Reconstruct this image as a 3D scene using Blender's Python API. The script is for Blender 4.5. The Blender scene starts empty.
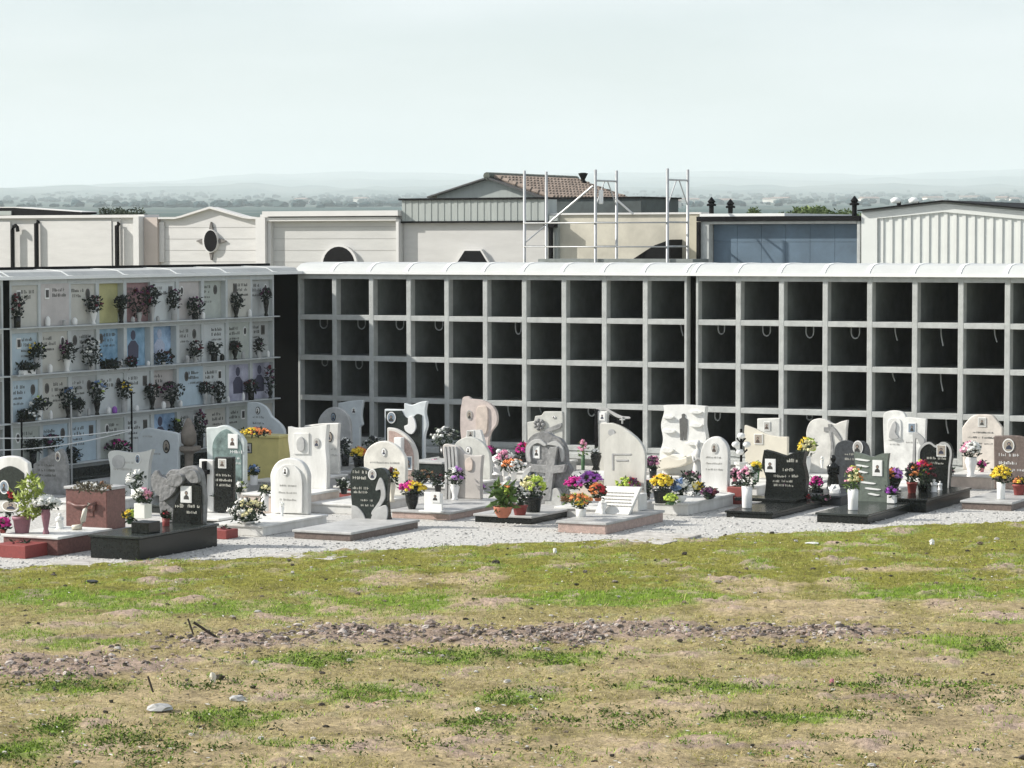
import bpy, math, random
from mathutils import Vector, noise
R = math.radians
scene = bpy.context.scene
COL = scene.collection
rng = random.Random(7)

# ------------------------------------------------------------------ camera
F, PITCH, ROLL, H = 2800.0, .0511, -.0015, 3.96
cd = bpy.data.cameras.new('camera'); cam = bpy.data.objects.new('camera', cd); COL.objects.link(cam)
cd.sensor_fit = 'HORIZONTAL'; cd.sensor_width = 36; cd.lens = F / 1024 * 36
cd.clip_start = .5; cd.clip_end = 60000
from mathutils import Matrix
cam.matrix_world = Matrix.Translation((0, 0, H)) @ Matrix.Rotation(R(90) - PITCH, 4, 'X') @ Matrix.Rotation(ROLL, 4, 'Z')
scene.camera = cam

def ray(px, py):
    a, b = px - 512, py - 384
    u = a * math.cos(ROLL) + b * math.sin(ROLL); v = -a * math.sin(ROLL) + b * math.cos(ROLL)
    d = (u, F, -v); c, s = math.cos(PITCH), math.sin(PITCH)
    return (d[0], d[1] * c + d[2] * s, -d[1] * s + d[2] * c)
def ground(px, py, z=0.0):
    d = ray(px, py); t = (z - H) / d[2]
    return (d[0] * t, d[1] * t)
def at_dist(px, py, Y):
    d = ray(px, py); t = Y / d[1]
    return (d[0] * t, Y, H + d[2] * t)

class Plane:
    """vertical plane through (x, y); e runs along it, n points out of it towards the lawn"""
    def __init__(s, x, y, ang=None, e=None):
        s.o = (x, y)
        s.e = e or (math.cos(ang), -math.sin(ang))
        s.n = (s.e[1], -s.e[0])
    def P(s, u, z, off=0.0):
        return (s.o[0] + s.e[0] * u + s.n[0] * off, s.o[1] + s.e[1] * u + s.n[1] * off, z)
    def hit(s, px, py):
        d = ray(px, py)
        k = (s.o[0] * s.n[0] + s.o[1] * s.n[1]) / (d[0] * s.n[0] + d[1] * s.n[1])
        x, y, z = d[0] * k, d[1] * k, H + d[2] * k
        return ((x - s.o[0]) * s.e[0] + (y - s.o[1]) * s.e[1], z)
    def shift(s, off):
        p = s.P(0, 0, off); return Plane(p[0], p[1], e=s.e)

WA = .4949
A = Plane(-3.984, 52.142, WA)                     # front of the open niche wing
L = Plane(-4.351, 51.241, e=(.4507, .8927))       # front of the closed niche wing, u = 0 at the corner
GA = .46                                          # the graves' own direction

# ------------------------------------------------------------------ materials
MATS = {}
def mat(name, col, rough=.7, var=.12, scale=6, bump=.0, bscale=40, col2=None, speck=0, spec=.5, metal=0, stretch=None):
    if name in MATS: return MATS[name]
    m = bpy.data.materials.new(name); m.use_nodes = True; N = m.node_tree.nodes; K = m.node_tree.links
    b = N['Principled BSDF']; b.inputs['Roughness'].default_value = rough
    b.inputs['Specular IOR Level'].default_value = spec; b.inputs['Metallic'].default_value = metal
    g = N.new('ShaderNodeNewGeometry'); mp = N.new('ShaderNodeMapping'); K.new(g.outputs['Position'], mp.inputs[0])
    if stretch: mp.inputs['Scale'].default_value = stretch
    n = N.new('ShaderNodeTexNoise'); n.inputs['Scale'].default_value = scale; n.inputs['Detail'].default_value = 6; n.inputs['Roughness'].default_value = .65
    K.new(mp.outputs[0], n.inputs['Vector'])
    r = N.new('ShaderNodeValToRGB'); r.color_ramp.elements[0].position = .32; r.color_ramp.elements[1].position = .68
    c2 = col2 or tuple(min(1, c * (1 + var)) for c in col)
    c1 = tuple(c * (1 - var) for c in col)
    r.color_ramp.elements[0].color = (*c1, 1); r.color_ramp.elements[1].color = (*c2, 1)
    K.new(n.outputs['Fac'], r.inputs[0]); out = r.outputs[0]
    if speck:
        n2 = N.new('ShaderNodeTexNoise'); n2.inputs['Scale'].default_value = 90; n2.inputs['Detail'].default_value = 2
        K.new(g.outputs['Position'], n2.inputs['Vector'])
        mx = N.new('ShaderNodeMix'); mx.data_type = 'RGBA'; mx.blend_type = 'OVERLAY'; mx.inputs[0].default_value = speck
        K.new(out, mx.inputs[6]); K.new(n2.outputs['Fac'], mx.inputs[7]); out = mx.outputs[2]
    K.new(out, b.inputs['Base Color'])
    if bump:
        n3 = N.new('ShaderNodeTexNoise'); n3.inputs['Scale'].default_value = bscale; n3.inputs['Detail'].default_value = 5
        K.new(mp.outputs[0], n3.inputs['Vector'])
        bp = N.new('ShaderNodeBump'); bp.inputs['Strength'].default_value = bump; bp.inputs['Distance'].default_value = .02
        K.new(n3.outputs['Fac'], bp.inputs['Height']); K.new(bp.outputs[0], b.inputs['Normal'])
    MATS[name] = m; return m
def attr_mat(name, rough=.9, trans=0, bump=0, bscale=30, var=0):
    if name in MATS: return MATS[name]
    m = bpy.data.materials.new(name); m.use_nodes = True; N = m.node_tree.nodes; K = m.node_tree.links
    b = N['Principled BSDF']; b.inputs['Roughness'].default_value = rough; b.inputs['Specular IOR Level'].default_value = .2
    a = N.new('ShaderNodeAttribute'); a.attribute_name = 'Col'; out = a.outputs['Color']
    g = N.new('ShaderNodeNewGeometry')
    if var:
        n = N.new('ShaderNodeTexNoise'); n.inputs['Scale'].default_value = 14; n.inputs['Detail'].default_value = 9; n.inputs['Roughness'].default_value = .75
        K.new(g.outputs['Position'], n.inputs['Vector'])
        mr = N.new('ShaderNodeMapRange'); mr.inputs[1].default_value = .3; mr.inputs[2].default_value = .7; mr.inputs[3].default_value = 1 - var; mr.inputs[4].default_value = 1 + var
        K.new(n.outputs['Fac'], mr.inputs[0])
        mx = N.new('ShaderNodeMix'); mx.data_type = 'RGBA'; mx.blend_type = 'MULTIPLY'; mx.inputs[0].default_value = 1
        K.new(out, mx.inputs[6]); K.new(mr.outputs[0], mx.inputs[7]); out = mx.outputs[2]
    K.new(out, b.inputs['Base Color'])
    if bump:
        n3 = N.new('ShaderNodeTexNoise'); n3.inputs['Scale'].default_value = bscale; n3.inputs['Detail'].default_value = 8; n3.inputs['Roughness'].default_value = .7
        K.new(g.outputs['Position'], n3.inputs['Vector'])
        bp = N.new('ShaderNodeBump'); bp.inputs['Strength'].default_value = bump; bp.inputs['Distance'].default_value = .04
        K.new(n3.outputs['Fac'], bp.inputs['Height']); K.new(bp.outputs[0], b.inputs['Normal'])
    MATS[name] = m; return m

MW = mat('white_marble', (.60, .595, .56), .5, .1, 4, col2=(.76, .755, .73), stretch=(1, 1, .35), bump=.1)
MC = mat('cream_marble', (.66, .62, .52), .5, .08, 4)
MGR = mat('grey_marble', (.42, .42, .41), .5, .2, 5)
MG = mat('grey_stone', (.25, .25, .245), .7, .3, 9, bump=.5, bscale=25)
MR = mat('carved_grey_stone', (.20, .20, .20), .75, .3, 14, bump=.8, bscale=18)
MK = mat('black_granite', (.010, .012, .011), .25, .5, 30, spec=.35)
MKG = mat('green_black_granite', (.026, .032, .029), .22, .4, 30, spec=.5)
MGG = mat('green_grey_granite', (.13, .155, .13), .45, .2, 20, speck=.3)
MD = mat('dark_grey_granite', (.05, .055, .06), .4, .35, 22, speck=.3)
MB_ = mat('shade_blue_marble', (.60, .64, .65), .5, .1, 4)  # pale marble with the bluish shade of the closed wing mixed into its colour
MPK = mat('pink_granite', (.42, .31, .27), .5, .2, 18, speck=.5)
MPL = mat('pale_pink_stone', (.60, .51, .44), .6, .15, 8)
MRD = mat('red_granite', (.155, .07, .06), .45, .3, 25, speck=.4)
MRT = mat('red_tile', (.26, .06, .05), .55, .2, 12)
MBR = mat('brown_granite', (.15, .115, .10), .45, .25, 25, speck=.4)
MY = mat('yellow_marble', (.50, .44, .17), .5, .12, 5)
MCON = mat('concrete', (.44, .455, .44), .9, .13, 6, bump=.35, bscale=50, spec=.15)
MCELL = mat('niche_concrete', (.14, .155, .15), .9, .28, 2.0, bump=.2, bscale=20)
MDARK = mat('dark_wall_gap_shade', (.004, .0045, .0045), .95, .2, 5, spec=.02)  # near black: dark walls, and painted shade in the gaps between blocks
MROOF = mat('roof_panel', (.50, .515, .50), .45, .04, 3)
MROOFW = mat('roof_white_metal', (.80, .81, .79), .4, .02, 3)
MWALL = mat('travertine_cladding', (.57, .565, .55), .8, .06, 1.5, stretch=(1, 1, 5))
MWALL2 = mat('grey_plaster', (.50, .49, .45), .85, .08, 1.2, stretch=(1, 1, 3))
MWALL3 = mat('beige_plaster', (.50, .475, .40), .85, .16, 1.6)
MTRIM = mat('white_trim', (.62, .615, .60), .7, .04, 2)
MBLUE = mat('blue_panel', (.085, .13, .175), .6, .22, 1.5)
MMETAL = mat('galvanised_steel', (.42, .43, .43), .45, .12, 8, metal=.35)
MBLK = mat('black_metal', (.008, .008, .009), .7, .2, 8, spec=.08)
MTIN = mat('grey_green_cladding', (.33, .36, .345), .6, .1, 1, stretch=(8, 8, .6))
MTILE = mat('terracotta_tile', (.25, .20, .165), .9, .45, 7, bump=.6, bscale=8)
MCER = mat('ceramic_white', (.80, .80, .78), .3, .03, 5)
MPORT = mat('portrait_dark', (.05, .048, .045), .4, .3, 40)
MGOLD = mat('lettering_pale', (.55, .54, .48), .5, .1, 20)
MLETD = mat('lettering_dark', (.10, .10, .09), .6, .1, 20)
MLETG = mat('lettering_grey', (.40, .39, .36), .6, .1, 20)
MLEAF = mat('leaf_dark', (.022, .042, .018), .6, .5, 30)
MLEAFG = mat('leaf_green', (.085, .15, .03), .6, .4, 30)
MLEAFY = mat('leaf_yellow_green', (.26, .32, .06), .6, .4, 30)
MTERR = mat('terracotta_pot', (.42, .15, .09), .8, .15, 12)
MWIRE = mat('grey_plastic_tube', (.38, .40, .40), .6, .1, 10)
def flat(name, c, rough=.6): return mat(name, c, rough, .15, 30)
PET = {k: flat('petal_' + k, c, .7) for k, c in dict(
    white=(.80, .80, .76), yellow=(.80, .60, .05), cream=(.75, .70, .40), magenta=(.62, .03, .30), pink=(.75, .35, .48),
    purple=(.42, .10, .52), red=(.50, .03, .04), orange=(.70, .25, .08), plum=(.13, .035, .10), darkred=(.12, .02, .03),
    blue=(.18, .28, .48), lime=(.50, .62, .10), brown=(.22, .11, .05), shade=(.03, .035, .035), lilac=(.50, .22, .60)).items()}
POT = dict(white=MCER, black=MK, terracotta=MTERR, cream=MC, pink=flat('pot_pink', (.55, .20, .25)), red=flat('pot_red', (.24, .045, .04)),
           grey=MGR, violet=flat('pot_violet', (.28, .10, .42)), mauve=flat('pot_mauve', (.26, .12, .15)), green=flat('pot_green', (.05, .12, .05)))

# ------------------------------------------------------------------ mesh builder
class MB:
    def __init__(s): s.v = []; s.f = []; s.c = []
    def add(s, vs, fs):
        o = len(s.v); s.v += [tuple(v) for v in vs]; s.f += [tuple(i + o for i in f) for f in fs]; return s
    def hexa(s, b, t):   # 4 bottom, 4 top (ccw from above)
        return s.add(b + t, [(3, 2, 1, 0), (4, 5, 6, 7), (0, 1, 5, 4), (1, 2, 6, 5), (2, 3, 7, 6), (3, 0, 4, 7)])
    def pbox(s, p, u0, u1, z0, z1, o0, o1):   # box on a plane, o0 (back) .. o1 (front)
        if o0 > o1: o0, o1 = o1, o0
        b = [p.P(u0, z0, o1), p.P(u1, z0, o1), p.P(u1, z0, o0), p.P(u0, z0, o0)]
        t = [p.P(u0, z1, o1), p.P(u1, z1, o1), p.P(u1, z1, o0), p.P(u0, z1, o0)]
        return s.hexa(b, t)
    def prism(s, p, poly, o0, o1):            # outline (u, z) extruded from o0 back to o1 front
        a = sum(poly[i][0] * poly[(i + 1) % len(poly)][1] - poly[(i + 1) % len(poly)][0] * poly[i][1] for i in range(len(poly)))
        if a < 0: poly = poly[::-1]
        n = len(poly)
        vs = [p.P(u, z, o1) for u, z in poly] + [p.P(u, z, o0) for u, z in poly]
        fs = [tuple(range(n)), tuple(range(2 * n - 1, n - 1, -1))] + [((i + 1) % n, i, i + n, (i + 1) % n + n) for i in range(n)]
        return s.add(vs, fs)
    def profile(s, p, prof, u0, u1):          # profile (off, z) swept along u
        n = len(prof)
        vs = [p.P(u0, z, o) for o, z in prof] + [p.P(u1, z, o) for o, z in prof]
        fs = [tuple(range(n)), tuple(range(2 * n - 1, n - 1, -1))] + [((i + 1) % n, i, i + n, (i + 1) % n + n) for i in range(n)]
        return s.add(vs, fs)
    def lathe(s, c, prof, n=14, sx=1, sy=1):   # prof: (r, z) bottom to top
        vs = []; fs = []
        for r, z in prof:
            for k in range(n):
                a = 2 * math.pi * k / n; vs.append((c[0] + r * math.cos(a) * sx, c[1] + r * math.sin(a) * sy, c[2] + z))
        for j in range(len(prof) - 1):
            for k in range(n):
                fs.append((j * n + k, j * n + (k + 1) % n, (j + 1) * n + (k + 1) % n, (j + 1) * n + k))
        fs.append(tuple(range(n - 1, -1, -1))); fs.append(tuple((len(prof) - 1) * n + k for k in range(n)))
        return s.add(vs, fs)
    def tube(s, pts, r, n=6):
        pts = [Vector(p) for p in pts]; vs = []; fs = []
        for i, p in enumerate(pts):
            d = (pts[min(i + 1, len(pts) - 1)] - pts[max(i - 1, 0)]).normalized()
            a = d.cross(Vector((0, 0, 1)) if abs(d.z) < .9 else Vector((1, 0, 0))).normalized(); b = d.cross(a)
            rr = r[i] if isinstance(r, (list, tuple)) else r
            for k in range(n):
                t = 2 * math.pi * k / n; vs.append(p + (a * math.cos(t) + b * math.sin(t)) * rr)
        for i in range(len(pts) - 1):
            for k in range(n): fs.append((i * n + k, i * n + (k + 1) % n, (i + 1) * n + (k + 1) % n, (i + 1) * n + k))
        fs.append(tuple(range(n - 1, -1, -1))); fs.append(tuple((len(pts) - 1) * n + k for k in range(n)))
        return s.add(vs, fs)
    def blob(s, c, r, n=8, m=6, jit=.15, g=rng):
        if not isinstance(r, (tuple, list)): r = (r, r, r)
        vs = [(c[0], c[1], c[2] - r[2])]; fs = []
        for j in range(1, m):
            ph = math.pi * j / m
            for k in range(n):
                a = 2 * math.pi * (k + .5 * (j % 2)) / n; q = 1 + g.uniform(-jit, jit)
                vs.append((c[0] + r[0] * q * math.sin(ph) * math.cos(a), c[1] + r[1] * q * math.sin(ph) * math.sin(a), c[2] - r[2] * q * math.cos(ph)))
        vs.append((c[0], c[1], c[2] + r[2])); T = len(vs) - 1
        for k in range(n):
            fs.append((0, 1 + (k + 1) % n, 1 + k)); b = 1 + (m - 2) * n; fs.append((T, b + k, b + (k + 1) % n))
        for j in range(m - 2):
            for k in range(n):
                a = 1 + j * n; fs.append((a + k, a + (k + 1) % n, a + n + (k + 1) % n, a + n + k))
        return s.add(vs, fs)
    def leaf(s, c, size, g=rng, droop=0):
        d = Vector((g.uniform(-1, 1), g.uniform(-1, 1), g.uniform(-.6, 1) - droop)).normalized()
        a = d.cross(Vector((g.uniform(-1, 1), g.uniform(-1, 1), g.uniform(-1, 1)))).normalized()
        c = Vector(c); w = size * .42
        up = d.cross(a) * size * .12
        return s.add([c, c + d * size * .5 + a * w * .5 + up, c + d * size, c + d * size * .5 - a * w * .5 + up], [(0, 1, 2, 3)])
    def build(s, name, m, parent=None, loc=None, smooth=False, bevel=0, label=None):
        base = Vector(parent['_w']) if parent is not None else Vector(loc or (0, 0, 0))
        me = bpy.data.meshes.new(name)
        me.from_pydata([tuple(Vector(v) - base) for v in s.v], [], s.f); me.update()
        if smooth: me.polygons.foreach_set('use_smooth', [True] * len(me.polygons))
        if s.c:
            ca = me.color_attributes.new('Col', 'FLOAT_COLOR', 'POINT')
            ca.data.foreach_set('color', [x for c in s.c for x in (*c, 1)])
        me.materials.append(m)
        o = bpy.data.objects.new(name, me); COL.objects.link(o)
        if parent is not None: o.parent = parent
        else: o.location = base
        o['_w'] = tuple(base)
        if bevel:
            b = o.modifiers.new('bevel', 'BEVEL'); b.width = bevel; b.segments = 2; b.limit_method = 'ANGLE'; b.angle_limit = R(45)
        if label: o['label'] = label
        return o
LABELS = set()
def thing(name, label, cat, loc, group=None):
    o = bpy.data.objects.new(name, None); COL.objects.link(o); o.location = loc; o.empty_display_size = .2
    o['_w'] = tuple(loc); tag(o, label, cat, group); return o
def tag(o, label, cat, group=None):
    if label in LABELS: print('DUPLICATE LABEL', label)
    LABELS.add(label)
    o['label'] = label; o['category'] = cat
    if group: o['group'] = group
    return o
def kind(o, k): o['kind'] = k; return o

def spline(pts, per=5):
    """Catmull-Rom through points; a point flagged with a third value is a sharp corner"""
    n = len(pts); out = []
    for i in range(n):
        p1, p2 = pts[i], pts[(i + 1) % n]
        s1, s2 = len(p1) > 2, len(p2) > 2
        p0 = p1 if s1 else pts[i - 1]; p3 = p2 if s2 else pts[(i + 2) % n]
        if s1 and s2: out.append(p1[:2]); continue
        for k in range(per):
            t = k / per
            out.append(tuple(.5 * (2 * p1[j] + (p2[j] - p0[j]) * t + (2 * p0[j] - 5 * p1[j] + 4 * p2[j] - p3[j]) * t * t + (3 * p1[j] - p0[j] - 3 * p2[j] + p3[j]) * t ** 3) for j in (0, 1)))
    return out
def inset(poly, k):
    cu = sum(p[0] for p in poly) / len(poly); cz = sum(p[1] for p in poly) / len(poly)
    return [(cu + (u - cu) * k, cz + (z - cz) * k) for u, z in poly]

# ------------------------------------------------------------------ stone fittings
def plaque(p, px, py, wpx, hpx, parent, oval=True, off=.0, s=60.0, backing=MCER):
    u, z = p.hit(px, py); w, h = wpx / s / 2 / .9, hpx / s / 2
    n = 18
    out = [(u + w * math.cos(2 * math.pi * k / n), z + h * math.sin(2 * math.pi * k / n)) for k in range(n)] if oval else [(u - w, z - h), (u + w, z - h), (u + w, z + h), (u - w, z + h)]
    fr = MB().prism(p, out, off - .004, off + .012).build('photo_plaque', backing, parent)
    q_ = random.Random(int(px * 31 + py * 17)); w0, h0, u0_, z0_ = w, h, u, z
    inner = inset(out, .84); MB().prism(p, inner, off + .0125, off + .0135).build('photo_print', [MLETG, flat('print_blue', (.20, .25, .30)), flat('print_warm', (.34, .30, .25)), MCER][q_.randrange(4)], fr)
    w, h, u, z = w * q_.uniform(.7, 1.0), h * q_.uniform(.75, .95), u + w * q_.uniform(-.12, .12), z - h * q_.uniform(-.02, .1)
    m = MB()
    hd = [(u + w * .32 * math.cos(2 * math.pi * k / 10), z + h * .28 + h * .3 * math.sin(2 * math.pi * k / 10)) for k in range(10)]
    m.prism(p, hd, off, off + .016)
    m.prism(p, [(u - w * .58, z - h * .66), (u + w * .58, z - h * .66), (u + w * .5, z - h * .25), (u + w * .18, z - h * .02), (u - w * .18, z - h * .02), (u - w * .5, z - h * .25)], off, off + .014)
    m.build('portrait', [MPORT, flat('portrait_brown', (.07, .05, .04)), flat('portrait_navy', (.03, .035, .06)), MPORT][q_.randrange(4)], fr)
    f2 = MB(); f2.prism(p, [(u + w * .2 * math.cos(2 * math.pi * k / 8), z + h * .24 + h * .2 * math.sin(2 * math.pi * k / 8)) for k in range(8)], off + .012, off + .0175); f2.build('face', flat('face_print', (.30, .22, .17)), fr)
def glyphs(m, p, u0, u1, z, h, off, g):
    u = u0
    while u < u1:
        w = h * g.uniform(.35, .75)
        if g.random() < .13: u += w; continue
        k = g.randrange(4); t = h * .16
        hh = h * (1 if g.random() > .35 else .65)
        m.pbox(p, u, u + t, z, z + hh, off, off + .004)
        if k != 3: m.pbox(p, u + t, u + w * .9, z + hh * (.42 if k == 0 else .86 if k == 1 else 0), z + hh * (.42 if k == 0 else .86 if k == 1 else 0) + t, off, off + .0035)
        if k in (1, 2): m.pbox(p, u + w * .9 - t, u + w * .9, z, z + hh * .86, off, off + .003)
        u += w + h * .2
def inscription(p, lines, parent, m_, off=.0, seed=1):
    g = random.Random(seed); m = MB()
    for (x0, x1, y, hpx) in lines:
        u0, z = p.hit(x0, y); u1, _ = p.hit(x1, y); glyphs(m, p, u0, u1, z, hpx / 60, off, g)
    m.build('inscription', m_, parent)
def slab_from(fl, fr, br, h):
    a = ground(*fl, h); b = ground(*fr, h); c = ground(*br, h)
    p = Plane(a[0], a[1], GA)
    w = (b[0] - a[0]) * p.e[0] + (b[1] - a[1]) * p.e[1]
    ln = -((c[0] - b[0]) * p.n[0] + (c[1] - b[1]) * p.n[1])
    return p, w, ln
def slab(parent, p, w, ln, h, top, side, lip=.035, name='grave_slab'):
    MB().pbox(p, .02, w - .02, 0, h - lip, -ln + .02, -.02).build('plinth', side, parent, bevel=.008)
    MB().pbox(p, 0, w, h - lip + .001, h, -ln, 0).build(name, top, parent, bevel=.008)
def stone(parent, p, pts, zb, th, m_, name='headstone', bevel=.015, off=0):
    poly = [p.hit(*q[:2]) for q in (spline(pts) if any(len(q) < 3 for q in pts) else pts)]
    poly = [(u, max(z, zb)) for u, z in poly]
    # drop duplicates along the foot
    q = []
    for a in poly:
        if not q or abs(a[0] - q[-1][0]) + abs(a[1] - q[-1][1]) > .004: q.append(a)
    return MB().prism(p, q, off - th, off).build(name, m_, parent, bevel=bevel)
S = 1   # sharp corner flag

def grave(label, pts, base=None, zb=.15, th=.08, m_=MW, slabpx=None, tops=(MW, MW), slabdim=None, back=.12, group='graves with headstones on the white gravel'):
    """base: pixel of the headstone's foot at height 0, or slabpx: three corners of the slab's top"""
    if slabpx:
        fl, fr, br, h = slabpx; p, w, ln = slab_from(fl, fr, br, h); zb = h
        t = thing('grave', label, 'grave', (*p.P(w / 2, 0, -ln / 2)[:2], 0), group)
        slab(t, p, w, ln, h, *tops); sp = p.shift(-(ln - back - th))
    else:
        x, y = ground(*base); sp = Plane(x, y, GA)
        us = [sp.hit(*q[:2])[0] for q in pts]; u0, u1 = min(us), max(us); w, ln = slabdim or (u1 - u0 + .16, 1.5)
        t = thing('grave', label, 'grave', (*sp.P((u0 + u1) / 2, 0, ln / 2)[:2], 0), group)
        q = sp.P((u0 + u1 - w) / 2, 0, ln); p = Plane(q[0], q[1], GA)
        slab(t, p, w, ln + th + .08, zb, *tops)
    st = stone(t, sp, pts, zb, th, m_)
    return t, sp, st

def relief(sp, parent, pts, m_, o1=.02, name='carving', o0=-.01, bevel=.006):
    if o1 > 0: o0 = min(o0, -.003)
    poly = [sp.hit(*q[:2]) for q in (spline(pts) if any(len(q) < 3 for q in pts) else pts)]
    return MB().prism(sp, poly, o0, o1).build(name, m_, parent, bevel=bevel)

# ------------------------------------------------------------------ flowers
def scale_at(y, z): return (y - 241.0) / (H - z)
def bunch(t, c, rw, rh, petals, leafm, n_leaf, g, bloom=.028, nb=None, top_only=True, leafsize=.07):
    m = MB()
    for _ in range(n_leaf):
        a = g.uniform(0, 6.283); q = g.random() ** .5; zz = g.uniform(-1, .8)
        rr = rw * q * math.sqrt(max(0, 1 - zz * zz * .7))
        m.leaf((c[0] + rr * math.cos(a), c[1] + rr * math.sin(a), c[2] + zz * rh), leafsize * g.uniform(.6, 1.3), g)
    for _ in range(6):
        a = g.uniform(0, 6.283); m.tube([(c[0], c[1], c[2] - rh * 1.1), (c[0] + rw * .5 * math.cos(a), c[1] + rw * .5 * math.sin(a), c[2] + rh * .3)], .004, 4)
    m.build('foliage', leafm, t)
    nb = nb or int(14 + 90 * rw)
    k = len(petals)
    for i, pc in enumerate(petals):
        m = MB()
        for _ in range(max(3, nb // k)):
            a = g.uniform(0, 6.283) if k < 2 else (math.pi * 2 * (i + g.uniform(-.1, 1.1)) / k + 2.4)
            el = g.uniform(-.25, 1.5)
            x = c[0] + rw * math.cos(el) * math.cos(a) * g.uniform(.65, 1.05); y = c[1] + rw * math.cos(el) * math.sin(a) * g.uniform(.65, 1.05)
            z = c[2] + rh * math.sin(el) * g.uniform(.8, 1.1)
            r = bloom * g.uniform(.65, 1.2)
            m.blob((x, y, z), (r, r, r * .7), 6, 4, .3, g)
            for q in range(5):
                aa = q * 1.2566 + g.random(); m.leaf((x, y, z), r * 1.5, g)
        m.build('blossoms', PET[pc], t)
VASES = {
    'vase': [(.62, 0), (.7, .05), (.45, .2), (.75, .55), (.95, .8), (.8, .93), (1, 1), (.8, .99), (.7, .9)],
    'cyl': [(.85, 0), (.9, .04), (.92, .5), (1, 1), (.85, 1), (.8, .9)],
    'pot': [(.66, 0), (.7, .03), (.9, .8), (1, .82), (1, 1), (.86, 1), (.82, .9)],
    'bowl': [(.5, 0), (.55, .06), (.85, .4), (1, .9), (1, 1), (.9, 1), (.8, .8)]}
FG = 'pots and vases of flowers on the graves'
def flower(x, yb, zb, potk, potc, pw, ph, mw, mh, petals, label, leafm=MLEAF, n_leaf=110, name='flower_vase', cat='flower vase', xy=None, group=FG, bloom=.028, nb=None, leafsize=.07, dx=0):
    g = random.Random(int(x * 13 + yb * 7)); s = scale_at(yb, zb)
    X, Y = xy or ground(x, yb, zb)
    t = thing(name, label, cat, (X, Y, zb), group)
    r, h = pw / s / 2, ph / s
    if potk == 'box': 
        p = Plane(X, Y, GA); MB().pbox(p, -r, r, zb, zb + h, -r, r).build('planter', POT[potc], t, bevel=.006)
    elif potk: MB().lathe((X, Y, zb), [(a * r, b * h) for a, b in VASES[potk]]).build('vase' if potk in ('vase', 'cyl') else 'pot', POT[potc], t, smooth=True)
    rw, rh = mw / s / 2, mh / s / 2
    bunch(t, (X + dx / s, Y, zb + h + rh * .85), rw * .92, rh * .95, petals, leafm, n_leaf, g, bloom, nb, leafsize=leafsize)
    return t

def statuette(name, label, cat, x, yb, zb, hpx, m_, wk=.3, group=None):
    s = scale_at(yb, zb); h = hpx / s; X, Y = ground(x, yb, zb); r = h * wk / 2
    m = MB(); m.lathe((X, Y, zb), [(r * 1.15, 0), (r * 1.15, h * .05), (r * .9, h * .07), (r * .95, h * .3), (r * .7, h * .5), (r * .85, h * .66), (r * .8, h * .74), (r * .3, h * .8), (r * .28, h * .83), (r * .45, h * .88), (r * .45, h * .94), (r * .2, h)], 12, 1, .8)
    m.tube([(X - r * .8, Y, zb + h * .7), (X - r * .75, Y - r * .5, zb + h * .52), (X, Y - r * .9, zb + h * .6)], [r * .28, r * .25, r * .15])
    m.tube([(X + r * .8, Y, zb + h * .7), (X + r * .75, Y - r * .5, zb + h * .52), (X, Y - r * .9, zb + h * .6)], [r * .28, r * .25, r * .15])
    o = m.build(name, m_, None, (X, Y, zb), smooth=True); return tag(o, label, cat, group)

# ================================================================== THE NICHE WINGS
RP = .75; ZM = [2.5517 - RP * k for k in range(4)]; HM = .047; ZT = 3.262; ZR = 3.365
ROOFP = [(.05, ZR), (.06, 3.40), (-.02, 3.47), (-.16, 3.54), (-.38, 3.565), (-.7, 3.57), (-1.2, 3.55), (-1.8, 3.46), (-2.3, 3.3), (-2.3, 3.25), (-1.8, 3.41), (-.7, 3.53), (-.2, 3.42), (-.05, ZR)]
def rowz(r): return (ZM[r] + HM, ZT if r == 0 else ZM[r - 1] - HM)
def wing_frame(p, us, parent, ends, m_=MCON):
    m = MB(); n = len(us)
    for i, u in enumerate(us):
        a, b = (u - HM, u + HM) if 0 < i < n - 1 else (u, u + .045) if i == 0 else (u - .045, u)
        m.pbox(p, a, b, .25, ZR, -.16, 0)
        if i < n - 1:
            c = us[i + 1] - (HM if i + 1 < n - 1 else .045)
            for z in ZM: m.pbox(p, b, c, z - HM, z + HM, -.16, -.003)
            m.pbox(p, b, c, ZT, ZR, -.16, -.003)
    m.build('frame', m_, parent, bevel=.006)
def wing_roof(p, u0, u1, parent, ribs, rw=.075, drop=0, pm=None):
    ROOFP = [(o, z - (drop if z > 3.45 else 0)) for o, z in globals()['ROOFP']]
    rf = MB().profile(p, ROOFP, u0, u1).build('roof', pm or MROOF, parent)
    if drop: MB().pbox(p, u0, u1, 3.54 - drop, 3.615 - drop, -.80, -.70).build('roof_edge', MBLK, rf)
    m = MB()
    rp = [(o + (.008 if i < 9 else 0), z + (.008 if 0 < i < 9 else 0)) for i, (o, z) in enumerate(ROOFP)]
    for u in ribs: m.profile(p, rp, u - rw / 2, u + rw / 2)
    m.build('roof_rib', MROOFW, rf)
    MB().pbox(p, u0, u1, ZR - .012, 3.405, .062, .085).build('roof_fascia', MROOFW, rf)
def loop(m, p, u, z, w, h, off=-.3):
    if w == 0: m.tube([p.P(u, z, off), p.P(u + .01, z - h * .5, off), p.P(u + .05, z - h, off + .02)], .012, 5)
    else:
        m.tube([p.P(u - w / 2, z, off)] + [p.P(u - w / 2 * math.cos(t * math.pi / 6), z - h * (.5 + .5 * math.sin(t * math.pi / 6)), off) for t in range(7)] + [p.P(u + w / 2, z, off)], .012, 5)
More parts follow.
